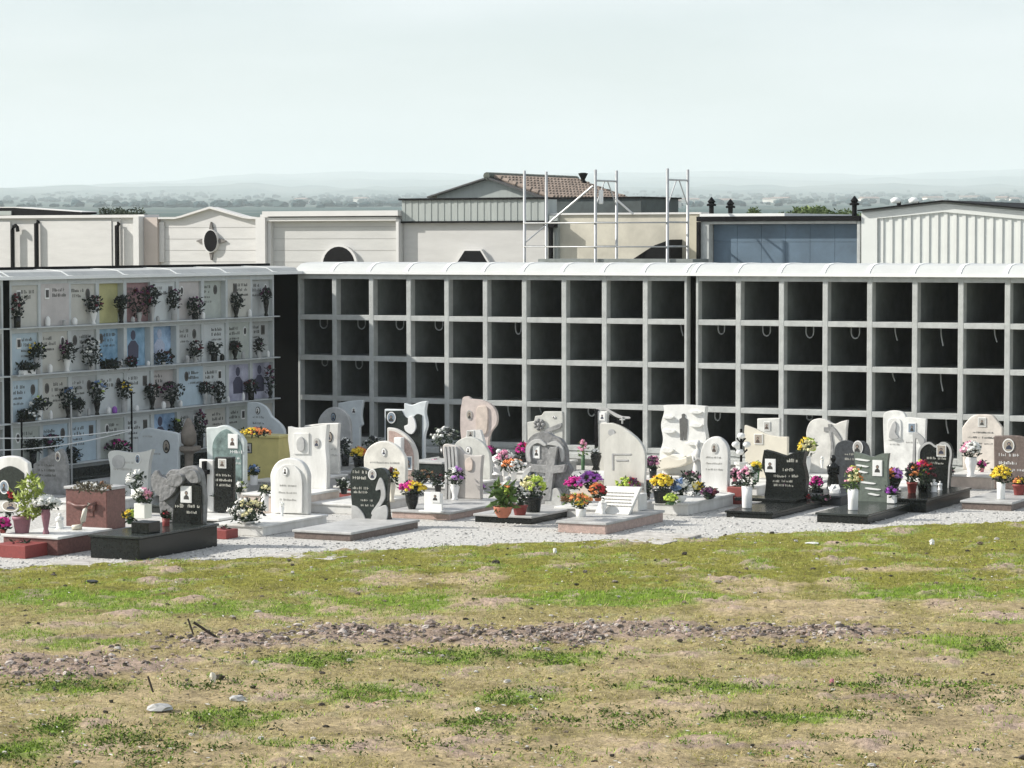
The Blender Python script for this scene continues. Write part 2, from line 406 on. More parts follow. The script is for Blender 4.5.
def open_block(u_start, ncol, label, loops, end_px=None):
    p = A; us = [u_start + .7959 * i for i in range(ncol + 1)]
    c = p.P(us[0], 0); t = thing('niche_block', label, 'niche block', (c[0], c[1], 0), 'blocks of open burial niches')
    wing_frame(p, us, t, None)
    MB().pbox(p, us[0], us[-1], 0, .25, -2.2, -.02).build('base_wall', MCON, t)
    MB().pbox(p, us[0] - .02, us[-1] + .02, .12, .22, -.02, .14).build('ledge', MCON, t, bevel=.01)
    for i in range(ncol):
        for r in range(4):
            z0, z1 = rowz(r)
            a = us[i] + (HM if i else .045) - .001; b = us[i + 1] - (HM if i < ncol - 1 else .045) + .001
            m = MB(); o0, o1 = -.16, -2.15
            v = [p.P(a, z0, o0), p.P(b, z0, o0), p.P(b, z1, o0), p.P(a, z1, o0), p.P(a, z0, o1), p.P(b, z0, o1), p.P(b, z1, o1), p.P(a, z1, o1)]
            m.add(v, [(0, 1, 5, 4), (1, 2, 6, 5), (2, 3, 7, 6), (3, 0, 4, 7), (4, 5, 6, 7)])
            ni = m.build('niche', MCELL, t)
            k = loops.get((i, r))
            if k:
                lm = MB(); um = (a + b) / 2 + k[0]; loop(lm, p, um, z1, k[1], k[2]); lm.build('plastic_tube', MWIRE, ni)
    m = MB(); m.pbox(p, us[0], us[0] + .02, .25, ZR, -2.2, -.162); m.pbox(p, us[-1] - .02, us[-1], .25, ZR, -2.2, -.162); m.build('side_wall', MDARK, t)
    return t, us
lg = {}
for i in range(4): lg[(i, 1)] = (-.02 + .03 * i, .16, .17)
lg[(5, 1)] = (.12, .12, .22); lg[(9, 1)] = (.15, 0, .2); lg[(3, 2)] = (0, .0, .16); lg[(1, 2)] = (-.05, .14, .16)
lg[(1, 3)] = (0, .13, .15); lg[(7, 3)] = (0, .13, .15); lg[(6, 3)] = (-.25, .0, .12); lg[(0, 2)] = (0, .12, .12); lg[(5, 3)] = (-.1, 0, .2)
bA, usA = open_block(0, 10, 'block of empty concrete niches from the dark corner to the dark gap', lg)
uB = A.hit(697, 300)[0] - .02
lg = {(i, 1): ((-.05, .12, .16), (0, .14, .18), (.0, .14, .2), (.03, .15, .2), (-.06, 0, .22), (-.05, 0, .3), (.08, 0, .22), (.12, .14, .2), (.0, .14, .18))[i] for i in range(9)}
lg[(0, 3)] = (-.12, .1, .16); lg[(5, 2)] = (-.05, 0, .3); lg[(5, 3)] = (.05, 0, .25); lg[(7, 2)] = (.1, 0, .06); lg[(2, 3)] = (0, .1, .1); lg[(4, 2)] = (-.1, 0, .15); lg[(7, 3)] = (0, 0, .2)
bB, usB = open_block(uB, 11, 'block of empty concrete niches right of the dark gap', lg)
u_l = A.hit(296.5, 275)[0]
wing_roof(A, u_l, (usA[-1] + usB[0]) / 2, bA, [usA[1] + .7959 * i - .02 for i in range(10) if usA[1] + .7959 * i < usA[-1] + .1])
wing_roof(A, (usA[-1] + usB[0]) / 2 + .003, usB[-1], bB, [usB[0] + .7959 * i - .02 for i in range(12)])
# panels blackened to stand in for the shade inside the gaps
kind(MB().pbox(A, usA[-1] + .003, usB[0] - .003, 0, ZR - .01, -.9, -.35).build('gap_shade_panel', MDARK), 'structure')
kind(MB().pbox(A, -.75, -.003, 0, ZR - .01, -1.2, -.12).build('corner_shade_panel', MDARK), 'structure')

# left wing of closed niches
PL = .7909
usL = [-PL * (10 - i) for i in range(11)]
c = L.P(usL[0], 0)
bL = thing('niche_block', 'shaded block of closed niches with marble plates and flowers', 'niche block', (c[0], c[1], 0), 'blocks of closed burial niches')
MFR = mat('pale_frame', (.52, .545, .54), .8, .08, 5)
wing_frame(L, usL, bL, None, MFR)
MB().pbox(L, usL[0], usL[-1], 0, .25, -2.2, .0).build('base_wall', MKG, bL)
MB().pbox(L, usL[0] - .01, usL[-1], 0, .14, .003, .38).build('base_step', MKG, bL, bevel=.01)
m = MB()
for z in ZM: m.pbox(L, usL[0], usL[-1], z + HM - .02, z + HM, .001, .13)
m.build('shelf', MFR, bL, bevel=.004)
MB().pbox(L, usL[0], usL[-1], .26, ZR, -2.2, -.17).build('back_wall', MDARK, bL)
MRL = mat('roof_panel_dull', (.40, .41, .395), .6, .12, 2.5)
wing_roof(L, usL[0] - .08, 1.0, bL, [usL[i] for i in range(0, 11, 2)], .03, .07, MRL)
PM = [mat('plate_beige', (.50, .49, .44), .5, .08, 4), mat('plate_grey', (.44, .455, .445), .5, .1, 5), mat('plate_pink', (.49, .46, .44), .5, .1, 4),
      mat('plate_pale', (.57, .60, .595), .5, .08, 3), mat('plate_green', (.43, .46, .42), .5, .12, 5)]
PYE = mat('plate_yellow', (.48, .46, .22), .5, .1, 5); PBL = mat('plate_sky_photo', (.16, .34, .52), .35, .3, 3, col2=(.42, .62, .78)); PBD = mat('plate_blue', (.16, .30, .55), .35, .4, 3, col2=(.45, .62, .80))
PLI = mat('plate_lilac', (.36, .36, .50), .4, .3, 4, col2=(.60, .60, .70)); PRS = mat('plate_rose', (.30, .18, .18), .5, .2, 6); PBG = mat('plate_bluegrey', (.44, .54, .60), .5, .1, 4)
special = {(0, 3): (PYE, -.12), (0, 4): (PRS, -.05), (1, 0): (PBG, -.04), (1, 3): (PBL, -.13), (1, 4): (PBL, -.12), (1, 5): (PBD, -.12), (0, 7): (PM[4], -.1), (2, 0): (PBG, -.03),
           (2, 8): (PLI, -.04), (2, 9): (PLI, -.08), (3, 5): (PBD, -.05), (3, 1): (PBG, -.03), (3, 2): (PBG, -.03), (1, 9): (PM[1], -.1), (0, 9): (PM[1], -.08), (0, 6): (PM[2], -.05), (2, 5): (PM[2], -.08), (2, 6): (PBG, .002), (0, 1): (PM[2], .004), (0, 8): (PM[0], .004)}
g0 = random.Random(3)
for r in range(4):
    for i in range(10):
        z0, z1 = rowz(r); a = usL[i] + (HM if i else .045); b = usL[i + 1] - (HM if i < 9 else .045)
        m_, off = special.get((r, i), (PM[g0.choice([0, 0, 1, 1, 2, 3, 4])], -.02 - .02 * g0.random()))
        if off > 0: a -= .03; b += .03; z1 += .02
        pl = MB().pbox(L, a, b, z0 + .004, z1, -.16 if off < 0 else .0005, off).build('niche_plate', m_, bL)
        du = b - a
        # oval or square portrait with two or three lines of lettering
        if (r, i) in ((1, 4), (1, 5), (2, 8), (2, 9), (3, 5)):   # printed figure
            m = MB(); cu = a + du * (.5 if r < 3 else .35); hh = (z1 - z0)
            m.prism(L, [(cu + .07 * math.cos(k * .63), z0 + hh * .80 + .085 * math.sin(k * .63)) for k in range(10)], off, off + .004)
            m.prism(L, [(cu - .15, z0 + hh * .2), (cu + .15, z0 + hh * .2), (cu + .16, z0 + hh * .52), (cu + .06, z0 + hh * .66), (cu - .06, z0 + hh * .66), (cu - .16, z0 + hh * .52)], off, off + .003)
            m.build('printed_figure', flat('figure_print', (.07, .07, .11)) if (r, i) != (1, 5) else flat('figure_print_pale', (.45, .50, .62)), pl)
            continue
        side = g0.choice([.2, .3, .72, .8]); 
        if g0.random() < .9 and (r, i) != (0, 3):
            cu, cz = a + du * side, z1 - .16; w, h = .055, .085
            if g0.random() < .5: poly = [(cu + w * math.cos(2 * math.pi * k / 14), cz + h * math.sin(2 * math.pi * k / 14)) for k in range(14)]
            else: poly = [(cu - w, cz - h), (cu + w, cz - h), (cu + w, cz + h), (cu - w, cz + h)]
            po = MB().prism(L, poly, off, off + .012).build('photo_plaque', flat('frame_bronze', (.13, .12, .11)) if g0.random() < .6 else MCER, pl)
            MB().prism(L, inset(poly, .72), off + .012, off + .016).build('portrait', MPORT, po)
        if g0.random() < .85:
            m = MB(); u0 = a + du * (.4 if side < .5 else .08)
            for k in range(g0.choice([2, 3, 4])):
                glyphs(m, L, u0, u0 + du * g0.uniform(.35, .5), z1 - .13 - k * .085, .055 if k < 2 else .035, off, g0)
            m.build('inscription', MLETD, pl)
# next closed block, cut by the frame
uL0 = L.hit(3.2, 300)[0]
c = L.P(uL0, 0)
b0 = thing('niche_block', 'edge of a further niche block at the far left behind the dark gap', 'niche block', (c[0], c[1], 0), 'blocks of closed burial niches')
us0 = [uL0 - PL * k for k in (3, 2, 1, 0)]
wing_frame(L, us0, b0, None, MFR)
MB().pbox(L, us0[0], us0[-1], 0, .25, -2.2, 0).build('base_wall', MKG, b0)
m = MB()
for z in ZM: m.pbox(L, us0[0], us0[-1], z + HM - .02, z + HM, .001, .13)
m.build('shelf', MFR, b0)
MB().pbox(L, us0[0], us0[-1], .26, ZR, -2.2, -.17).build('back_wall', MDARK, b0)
for i in range(3):
    for r in range(4):
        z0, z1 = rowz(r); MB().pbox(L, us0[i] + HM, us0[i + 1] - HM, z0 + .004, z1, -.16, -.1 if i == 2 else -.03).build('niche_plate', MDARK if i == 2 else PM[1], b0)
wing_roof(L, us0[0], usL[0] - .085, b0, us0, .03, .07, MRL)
kind(MB().pbox(L, uL0 + .003, usL[0] - .003, 0, ZR - .01, -.9, -.012).build('gap_shade_panel', MDARK), 'structure')  # near-black panel, the gap's shade put into its colour

# ================================================================== BUILDINGS BEHIND THE WINGS
BP = A.shift(-11.0)
def U(px, py=240, p=BP): return p.hit(px, py)[0]
def Z(px, py, p=BP): return p.hit(px, py)[1]
def bpoly(p, pts, o0, o1, name, m_, parent, bevel=0, zfloor=None):
    q = [p.hit(*a[:2]) for a in (spline(pts) if any(len(a) < 3 for a in pts) else pts)]
    if zfloor is not None: q = [(u, zfloor if abs(z - min(k[1] for k in q)) < .02 else z) for u, z in q]
    return MB().prism(p, q, o0, o1).build(name, m_, parent, bevel=bevel)
def building(p, label, x0, x1, ytop, depth, m_, cat='building', name='chapel'):
    u0, u1 = U(x0, 240, p), U(x1, 240, p); z = Z((x0 + x1) / 2, ytop, p)
    c = p.P((u0 + u1) / 2, 0, -depth / 2); t = thing(name, label, cat, (c[0], c[1], 0))
    return t, u0, u1, z
def rect(p, x0, y0, x1, y1, o0, o1, name, m_, parent, bevel=0):
    xm, ym = (x0 + x1) / 2, (y0 + y1) / 2
    return MB().pbox(p, U(x0, ym, p), U(x1, ym, p), Z(xm, max(y0, y1), p), Z(xm, min(y0, y1), p), o0, o1).build(name, m_, parent, bevel=bevel)

# chapel 1
t, u0, u1, z = building(BP, 'pale stone clad building with black hooked drainpipes at the left edge', -70, 147, 218.2, 6, MWALL)
MB().pbox(BP, u0, u1, 0, z, -6, 0).build('wall', MWALL, t)
MB().pbox(BP, u0, u1, z, z + .07, -.5, .10).build('cornice', MTRIM, t)
rect(BP, 42, 221, 113, 330, .001, .05, 'wall_panel', MWALL, t); rect(BP, -60, 222, 12, 330, .001, .05, 'wall_panel', MWALL, t)
rect(BP, 113.5, 216, 121, 330, .001, .03, 'wall_panel', MTRIM, t)
rect(BP, 141.5, 216.4, 146.9, 330, .001, .32, 'pilaster', MTRIM, t)
def pipe(px, ytop, hook, parent):
    m = MB(); u = U(px); zt = Z(px, ytop)
    if hook: m.tube([BP.P(u, 2.2, .12), BP.P(u, zt - .12, .12), BP.P(u + .04, zt - .03, .12), BP.P(u + .1, zt, .12), BP.P(u + .15, zt - .04, .12), BP.P(u + .17, zt - .15, .12)], .05)
    else: m.tube([BP.P(u, 2.2, .12), BP.P(u, zt - .05, .12), BP.P(u + .01, zt, .06)], .06)
    m.build('drainpipe', MBLK, parent)
pipe(15.5, 225.5, True, t); pipe(39.5, 221.5, False, t); pipe(120, 223.5, False, t)
# building with the black flat roof behind it
PB = A.shift(-17.0)
t, u0, u1, z = building(PB, 'low building whose black flat roof shows above the far left wall', -120, 80, 218, 5, MWALL2, name='flat_roofed_building')
MB().pbox(PB, u0, u1, 0, z, -5, 0).build('wall', MDARK, t)
MB().prism(PB, [PB.hit(-90, 218), PB.hit(84, 218), PB.hit(84, 214.6), PB.hit(90, 214), PB.hit(90, 212.3), PB.hit(22, 208), PB.hit(-90, 208)], -.3, .35).build('roof', MBLK, t)
MB().prism(PB, [PB.hit(-90, 207.9), PB.hit(22, 207.9), PB.hit(90, 212.2), PB.hit(90, 211.6), PB.hit(22, 207), PB.hit(-90, 207)], -.3, .36).build('roof_edge', MTRIM, t)
rect(PB, -90, 211.5, 20, 215.6, .352, .39, 'fascia', MTIN, t)
# chapel 2 with gable and round window
t, u0, u1, z = building(BP, 'pale chapel with a low gable and a round black window', 160, 262, 217, 6, MWALL)
MPKW = mat('pinkish_plaster', (.50, .44, .40), .85, .06, 2)
MB().pbox(BP, U(147), U(160.2), 0, z, -6, .12).build('side_pier', MPKW, t)
g_ = [(160.3, 330, S), (160.3, 217.2, S), (177, 217.2, S), (184, 215.4, S), (212, 207, S), (246, 216.5, S), (252, 217.2, S), (260, 217.2, S), (260, 330, S)]
bpoly(BP, g_, -.25, 0, 'wall', MWALL, t, zfloor=0); MB().pbox(BP, U(160.3), U(260), 0, z - .06, -6, -.251).build('back_wall', MWALL, t)
bpoly(BP, [(160.3, 219, S), (160.3, 217.3, S), (177, 217.3, S), (184, 215.4, S), (212, 206.6, S), (246, 216.5, S), (252, 217.3, S), (260, 217.3, S), (260, 219, S), (252, 219, S), (245.5, 218.2, S), (212, 208.6, S), (184, 217.4, S), (177, 219, S)], .001, .11, 'cornice', MTRIM, t)
bpoly(BP, [(160.4, 262, S), (165, 262, S), (165, 222, S), (160.4, 222, S)], .001, .05, 'wall_panel', MWALL, t)
u, z = BP.hit(212, 241)
def ell(rx, rz, n=24): return [(u + rx * math.cos(2 * math.pi * k / n), z + rz * math.sin(2 * math.pi * k / n)) for k in range(n)]
w_ = MB().prism(BP, ell(.215, .275), .001, .09).build('round_window', MTRIM, t)
MB().prism(BP, [(a + .02, b) for a, b in ell(.185, .255)], .05, .094).build('pane', MBLK, w_)
m = MB()
for (dx, dz, w, h) in ((0, .34, .05, .16), (0, -.34, .05, .16), (-.31, 0, .16, .05), (.31, 0, .16, .05)):
    sx = 1 if dx >= 0 else -1; sz = 1 if dz >= 0 else -1
    if dx: m.prism(BP, [(u + dx - sx * w / 2, z - .06), (u + dx + sx * w / 2 * 1.3, z - .01), (u + dx + sx * w / 2 * 1.3, z + .01), (u + dx - sx * w / 2, z + .06)], .001, .05)
    else: m.prism(BP, [(u - .055, z + dz - sz * h / 2), (u + .055, z + dz - sz * h / 2), (u + .01, z + dz + sz * h * .7), (u - .01, z + dz + sz * h * .7)], .001, .05)
m.build('window_ornament', mat('worn_bronze', (.16, .15, .14), .6, .2, 9), t)
# chapel 3 with parapet and arched window
t, u0, u1, z = building(BP, 'pale chapel with a flat double cornice and a black arched window', 260.3, 402, 214, 6, MWALL)
MB().pbox(BP, u0, u1, 0, z, -6, 0).build('wall', MWALL2 if False else mat('chapel_stone', (.52, .52, .505), .85, .06, 1.5, stretch=(1, 1, 5)), t)
MB().pbox(BP, u0 + .2, u1 + .02, z - .05, z + .07, -.5, .22).build('cornice', MTRIM, t)
MB().pbox(BP, u0 + .2, u1 - .06, z - .16, z - .08, .001, .16).build('cornice', MTRIM, t)
rect(BP, 260.5, 217.5, 270, 330, .001, .2, 'pilaster', MTRIM, t); rect(BP, 270.3, 219, 273.4, 330, .001, .10, 'pilaster', MTRIM, t); rect(BP, 399.2, 219, 401.8, 330, .001, .14, 'pilaster', MTRIM, t)
def arch(x0, x1, yt, yb, k=1.0):
    cx, hw = (x0 + x1) / 2, (x1 - x0) / 2
    return [(x1, 300, S), (x1, yb, S)] + [(cx + hw * math.cos(a * math.pi / 12), yb - (yb - yt) * math.sin(a * math.pi / 12), S) for a in range(1, 12)] + [(x0, yb, S), (x0, 300, S)]
w_ = bpoly(BP, arch(322.5, 359, 244.8, 264), .001, .09, 'arched_window', MTRIM, t)
bpoly(BP, arch(325, 356.5, 246.6, 264), .06, .094, 'pane', MBLK, w_)
# chapel 4 with clad attic and trapezoid window
t, u0, u1, z = building(BP, 'pale building with a ribbed metal attic band and a black trapezoid window', 402.3, 547, 221, 6, MWALL)
MB().pbox(BP, u0, u1, 0, z, -6, -.05).build('wall', mat('chapel_stone_pink', (.52, .515, .50), .85, .07, 1.3, stretch=(1, 1, 5)), t)
w_ = bpoly(BP, [(454.5, 266, S), (464.8, 249.3, S), (482.2, 249.3, S), (492.5, 266, S)], -.049, .05, 'trapezoid_window', MTRIM, t)
bpoly(BP, [(456.6, 265.5, S), (465.7, 250.8, S), (481.2, 250.8, S), (490.2, 265.5, S)], .03, .055, 'pane', MBLK, w_)
m = MB(); zt = Z(475, 199.8); k = u0 + .02
while k < u1 - .1:
    m.pbox(BP, k, k + .085, z + .002, zt, -.4, .045); m.pbox(BP, k + .085, k + .17, z + .002, zt, -.4, .035); k += .17
m.build('attic_cladding', MTIN, t)
MB().pbox(BP, u0 - .05, u1 + .05, zt, zt + .045, -.45, .09).build('parapet_cap', MBLK, t)
MB().pbox(BP, u0, u1, z - .04, z, -.048, .07).build('drip_edge', MBLK, t)
def courses(px0, px1, zlist, parent, m_):
    m = MB()
    for zz in zlist: m.pbox(BP, U(px0), U(px1), zz, zz + .012, .0012, .004)
    m.build('course_joints', m_, parent)
MJ = mat('joint_grey', (.36, .355, .34), .9, .1, 5)
for o_ in [o for o in COL.objects if o.get('category') == 'building' and o.name.startswith('chapel')]:
    k = [o for o in COL.objects if o.name.startswith('chapel')].index(o_)
    if k in (1, 2): courses((165.5, 274)[k - 1], (257.5, 399)[k - 1], [3.2 + .27 * i for i in range(5)], o_, MJ)
# beige building
t, u0, u1, z = building(BP, 'beige plastered building behind the scaffold', 547.3, 700, 214.5, 6, MWALL3, name='beige_building')
MB().pbox(BP, u0, u1, 0, z, -6, -.1).build('wall', MWALL3, t)
MB().pbox(BP, u0, u1, z, z + .04, -.5, -.05).build('coping', MTRIM, t)
rect(BP, 549, 215.5, 558, 330, -.099, .02, 'pilaster', MTIN, t)
m = MB(); u = U(553); zt = Z(553, 223); m.tube([BP.P(u, 2.2, .1), BP.P(u, zt, .1)], .055, 8); m.pbox(BP, u - .13, u + .13, zt - .1, zt + .04, .021, .2); m.build('drainpipe', MBLK, t)
bpoly(BP, [(638, 262, S), (657, 249.8, S), (665, 245, S), (680.3, 239.5, S), (680.3, 262, S)], -.099, .5, 'lean_to', MBLK, t)
rect(BP, 690.5, 215.6, 699, 330, -.099, .06, 'pilaster', mat('ochre_plaster', (.48, .45, .35), .85, .08, 2), t)
# blue panelled building
PF = A.shift(-9.5)
t, u0, u1, z = building(PF, 'flat roofed building with a grey frame round blue panels', 700.5, 861, 221, 6, MWALL2, name='panelled_building')
MB().pbox(PF, u0, u1, 0, z, -6, -.25).build('wall', MCON, t)
MB().pbox(PF, u0 - .05, u1, z, z + .1, -6, .1).build('roof_slab', MBLK, t)
MB().pbox(PF, u0 - .02, u1 - 2.8 * .6, z + .101, z + .16, -4, .0).build('roof_sheet', MROOFW, t)
rect(PF, 701.5, 224, 710, 330, -.249, .05, 'frame_post', MCON, t, .01); rect(PF, 701.5, 221, 857.5, 223.9, -.249, .05, 'frame_beam', MCON, t, .01); rect(PF, 857.6, 221, 860.9, 330, -.249, .05, 'frame_post', MCON, t, .01)
n = 6
for i in range(n):
    a = U(710.6, 240, PF) + (U(857, 240, PF) - U(710.6, 240, PF)) * i / n; b = U(710.6, 240, PF) + (U(857, 240, PF) - U(710.6, 240, PF)) * (i + 1) / n
    za = Z(780, 224.2, PF); zb_ = Z(780, 242, PF)
    MB().pbox(PF, a + .003, b - .003, zb_ + .003, za, -.2, -.15).build('wall_panel', MBLUE, t); MB().pbox(PF, a + .003, b - .003, 2, zb_ - .003, -.2, -.15).build('wall_panel', MBLUE, t)
MB().pbox(PF, u0 - .04, u0 + .03, 0, z - .01, .052, .12).build('drainpipe', MBLK, t)
for (px, yt, lab) in ((711.5, 197, 'black chimney cowl at the left end of the blue panelled roof'), (730.5, 199, 'black chimney cowl, second from the left on the blue panelled roof'), (854.5, 196, 'black chimney cowl beside the white ribbed gable')):
    Q = PF.shift(-.5); u, zt = Q.hit(px, yt); zb = z + .05
    tc = thing('chimney', lab, 'chimney', Q.P(u, zb), 'black chimney cowls on the flat roof'); c = Q.P(u, 0)
    MB().lathe((c[0], c[1], 0), [(.05, zb), (.05, zt - .17)]).build('flue', MBLK, tc, smooth=True)
    MB().lathe((c[0], c[1], 0), [(.10, zt - .19), (.10, zt - .15), (.055, zt - .13), (.085, zt - .1), (.01, zt)]).build('cowl', MBLK, tc, smooth=False)
# white ribbed gable
t, u0, u1, z = building(PF, 'white ribbed gable of a shed with a thin black roof edge', 861.5, 1100, 211, 8, MROOFW, name='shed')
MSH = mat('shed_white', (.64, .66, .63), .6, .04, 2)
top = [(862, 210.8), (945, 201.4), (1032, 209.6), (1100, 216)]
bpoly(PF, [(862, 330, S)] + [(a, b, S) for a, b in top] + [(1100, 330, S)], -8, 0, 'wall', MSH, t, zfloor=0)
bpoly(PF, [(860, 211.2, S), (945, 201.6, S), (1102, 216.4, S), (1102, 215.1, S), (945, 200.2, S), (860, 210, S)], -8.1, .16, 'roof', MBLK, t)
x = 880.0
while x < 1090:
    yt = (215.5 - (x - 880) * .085) if x < 945 else (210 + (x - 945) * .085)
    m = MB(); m.pbox(PF, U(x, 240, PF), U(x + 3.6, 240, PF), 2, Z(x, yt, PF), .001, .022); m.build('rib', mat('rib_white', (.66, .675, .64), .6, .04, 2), t); x += 9.15
m = MB(); m.prism(PF, [PF.hit(862.3, 213.2), PF.hit(945, 203.7), PF.hit(1100, 218), PF.hit(1100, 226), PF.hit(1015, 218.5), PF.hit(945, 212), PF.hit(878, 218.5), PF.hit(878, 330), PF.hit(862.3, 330)], .001, .055); m.build('wall_border', MSH, t)
for px, lab in ((899, 'small silver roof vent, left of the two beyond the white gable'), (917, 'small silver roof vent, right of the two beyond the white gable')):
    Q = PF.shift(-9); u, zt = Q.hit(px, 197.5); c = Q.P(u, 0)
    tv = thing('roof_vent', lab, 'roof vent', Q.P(u, zt - .5), 'silver roof vents')
    MB().lathe((c[0], c[1], 0), [(.05, zt - .7), (.05, zt - .1)]).build('flue', MBLK, tv)
    MB().lathe((c[0] - .08, c[1], 0), [(.11, zt - .13), (.12, zt - .05), (.05, zt)]).build('cap', MROOFW, tv, smooth=True)
# tiled gable house
PH = A.shift(-22.0)
t, u0, u1, z = building(PH, 'grey clad gable house with a terracotta tiled roof', 437, 541, 196, 9, MTIN, name='gable_house')
gp = [PH.hit(437, 195.8), PH.hit(490, 178.6), PH.hit(541, 197)]
ridge = gp[1]
dlen = 1.0
for k in range(400):
    dlen = k * .05; q = PH.P(ridge[0], 0, -dlen); 
    if 512 + F * q[0] / q[1] >= 573: break
MB().prism(PH, [(gp[0][0], 0), gp[0], gp[1], gp[2], (gp[2][0], 0)], -dlen, 0).build('wall', MTIN, t)
rf = MB()
def slope(m, a, b, th, o0, o1):
    dx, dz = b[0] - a[0], b[1] - a[1]; l = math.hypot(dx, dz); nx, nz = -dz / l * th, dx / l * th
    if nz < 0: nx, nz = -nx, -nz
    m.prism(PH, [a, b, (b[0] + nx, b[1] + nz), (a[0] + nx, a[1] + nz)], o0, o1)
e0 = (gp[0][0] - .2, gp[0][1] - .06); e1 = (gp[2][0] + .25, gp[2][1] - .09)
slope(rf, e0, (gp[1][0] - .002, gp[1][1]), .04, -dlen - .2, .2); slope(rf, (gp[1][0] + .002, gp[1][1]), e1, .04, -dlen - .2, .2)
r_ = rf.build('roof', mat('roof_board', (.06, .06, .06), .7, .2, 6), t)
tl = MB(); cols = int(dlen / .2); rows_ = 8
for ci in range(cols):
    for ri in range(rows_):
        f0, f1 = ri / rows_, (ri + 1.15) / rows_
        if f1 > 1.05: f1 = 1.03
        ua = gp[1][0] + .05 + (e1[0] - gp[1][0]) * f0; ub = gp[1][0] + .05 + (e1[0] - gp[1][0]) * f1
        za = gp[1][1] + (e1[1] - gp[1][1]) * f0 + .055; zb_ = gp[1][1] + (e1[1] - gp[1][1]) * f1 + .075
        o = -(ci + .5) * dlen / cols + rng.uniform(-.01, .01)
        a = PH.P(ua, za, o); b = PH.P(ub, zb_, o); tl.tube([a, b], [.07, .09], 6)
tl.build('roof_tiles', MTILE, r_)
MB().tube([PH.P(gp[1][0], gp[1][1] + .07, .2), PH.P(gp[1][0], gp[1][1] + .07, -dlen - .2)], .10, 8).build('ridge', mat('ridge_mossy', (.10, .11, .09), .9, .4, 12, bump=.6, bscale=12), r_)
u, z_ = PH.shift(-dlen).hit(589.5, 173); q = PH.shift(-dlen + .4).P(u, 0)
MB().lathe((q[0], q[1], 0), [(.06, z_ - .7), (.06, z_ - .3), (.12, z_ - .28), (.05, z_ - .2), (.14, z_ - .02), (.06, z_)], 8).build('flue_pipe', MBLK, t)
u, z_ = BP.shift(-1).hit(461, 195)
# dark band building
PD = A.shift(-19.0)
t, u0, u1, z = building(PD, 'dark slate clad block below the tiled roof', 546, 641, 198.5, 3, MDARK, name='dark_block')
MB().pbox(PD, u0, u1, 0, z, -2.2, 0).build('wall', mat('slate_cladding', (.05, .065, .065), .6, .3, 3), t)
MB().pbox(PD, u0 - .03, u1 + .05, z, z + .04, -2.3, .05).build('parapet_cap', MBLK, t)

# ------------------------------------------------------------------ scaffold
SP = A.shift(-8.6)
uu, _ = SP.hit(525, 240); q = SP.P(uu, 0)
t = thing('scaffold', 'galvanised tube scaffold rising behind the roof of the niche wing', 'scaffold', (q[0], q[1], 0))
ztop = SP.hit(600, 169.5)[1]; fr = [SP.hit(x, 200)[0] for x in (524.5, 595.5, 667.5)]
for i, u in enumerate(fr):
    for o in (0, -1.0):
        MB().tube([SP.P(u, 0, o), SP.P(u, ztop, o)], .03, 8).build('standard', MMETAL, t, smooth=True)
    for zz in (SP.hit(600, 180.5)[1], SP.hit(600, 222.5)[1], SP.hit(600, 246.5)[1]):
        if i == 0 and zz > 4.7: continue
        MB().tube([SP.P(u, zz, -.03), SP.P(u, zz, -.97)], .022, 6).build('transom', MMETAL, t, smooth=True)
    if i: 
        zz = SP.hit(600, 180.5)[1]
        MB().tube([SP.P(u, zz - .5, -.03), SP.P(u, zz - .02, -.42)], .014, 5).build('brace', MMETAL, t); MB().tube([SP.P(u, zz - .5, -.97), SP.P(u, zz - .02, -.58)], .014, 5).build('brace', MMETAL, t)
for yy in (222.8, 246.8):
    zz = SP.hit(600, yy)[1]; MB().tube([SP.P(fr[0], zz, .04), SP.P(fr[2], zz, .04)], .016, 6).build('guard_rail', MMETAL, t, smooth=True)
def spt(x, y, o): u, z_ = SP.shift(o).hit(x, y); return SP.shift(o).P(u, z_)
MB().tube([spt(549, 223, -.5), spt(593, 186, -.5)], .022, 6).build('brace', MMETAL, t)
MB().tube([spt(526, 242, -.06), spt(546, 225, -.9)], .014, 6).build('brace', MMETAL, t)
MB().tube([spt(616, 199, -.6), spt(633, 214, -.6)], .022, 6).build('brace', MMETAL, t)
MB().pbox(SP, fr[0] + .3, fr[2] + .55, SP.hit(600, 262.5)[1], SP.hit(600, 259)[1], -.96, -.05).build('platform', mat('platform_steel', (.20, .22, .21), .6, .2, 5), t)
MB().pbox(SP, fr[1] + .05, fr[1] + .13, SP.hit(600, 204)[1], SP.hit(600, 190)[1], -.12, -.03).build('bracket', MROOFW, t, bevel=.02)

# ================================================================== GRAVES
def T(sp, t, lines, m_=MLETG, seed=1, off=0): inscription(sp, lines, t, m_, off, seed)
# --- front left: grave with arch, cut by the frame
t, sp, st = grave('grave with a white arched headstone round a dark panel, cut by the left edge', [(-14, 512, S), (-14, 470), (-4, 459), (8, 456), (19, 457.5), (28, 463, S), (30, 480, S), (30, 512, S)],
    slabpx=((1, 534), (51, 538.3), (89, 528.5), .24), tops=(MW, MRD), m_=MW)
relief(sp, st, [(-8, 500, S), (-8, 478), (0, 470), (9, 466), (17, 468), (24, 473, S), (24, 500, S)], MKG, .012, 'dark_panel')
plaque(sp, 5, 487, 8, 11, st, True, .012); plaque(sp, 11, 506, 15, 9, st, True, .012)
# --- grey slanted
t, sp, st = grave('weathered grey slanted headstone with an oval photo, behind the green potted shrub', [(33, 500, S), (33, 464, S), (45, 457), (61, 448.5, S), (65, 457), (67, 475), (67, 500, S)], base=(50, 502), zb=.12, m_=MG, tops=(MGR, MG))
plaque(sp, 58, 456.5, 5, 9, st); T(sp, st, [(38, 54, 466, 2), (38, 55, 471, 2), (38, 55, 476, 2)], MLETD)
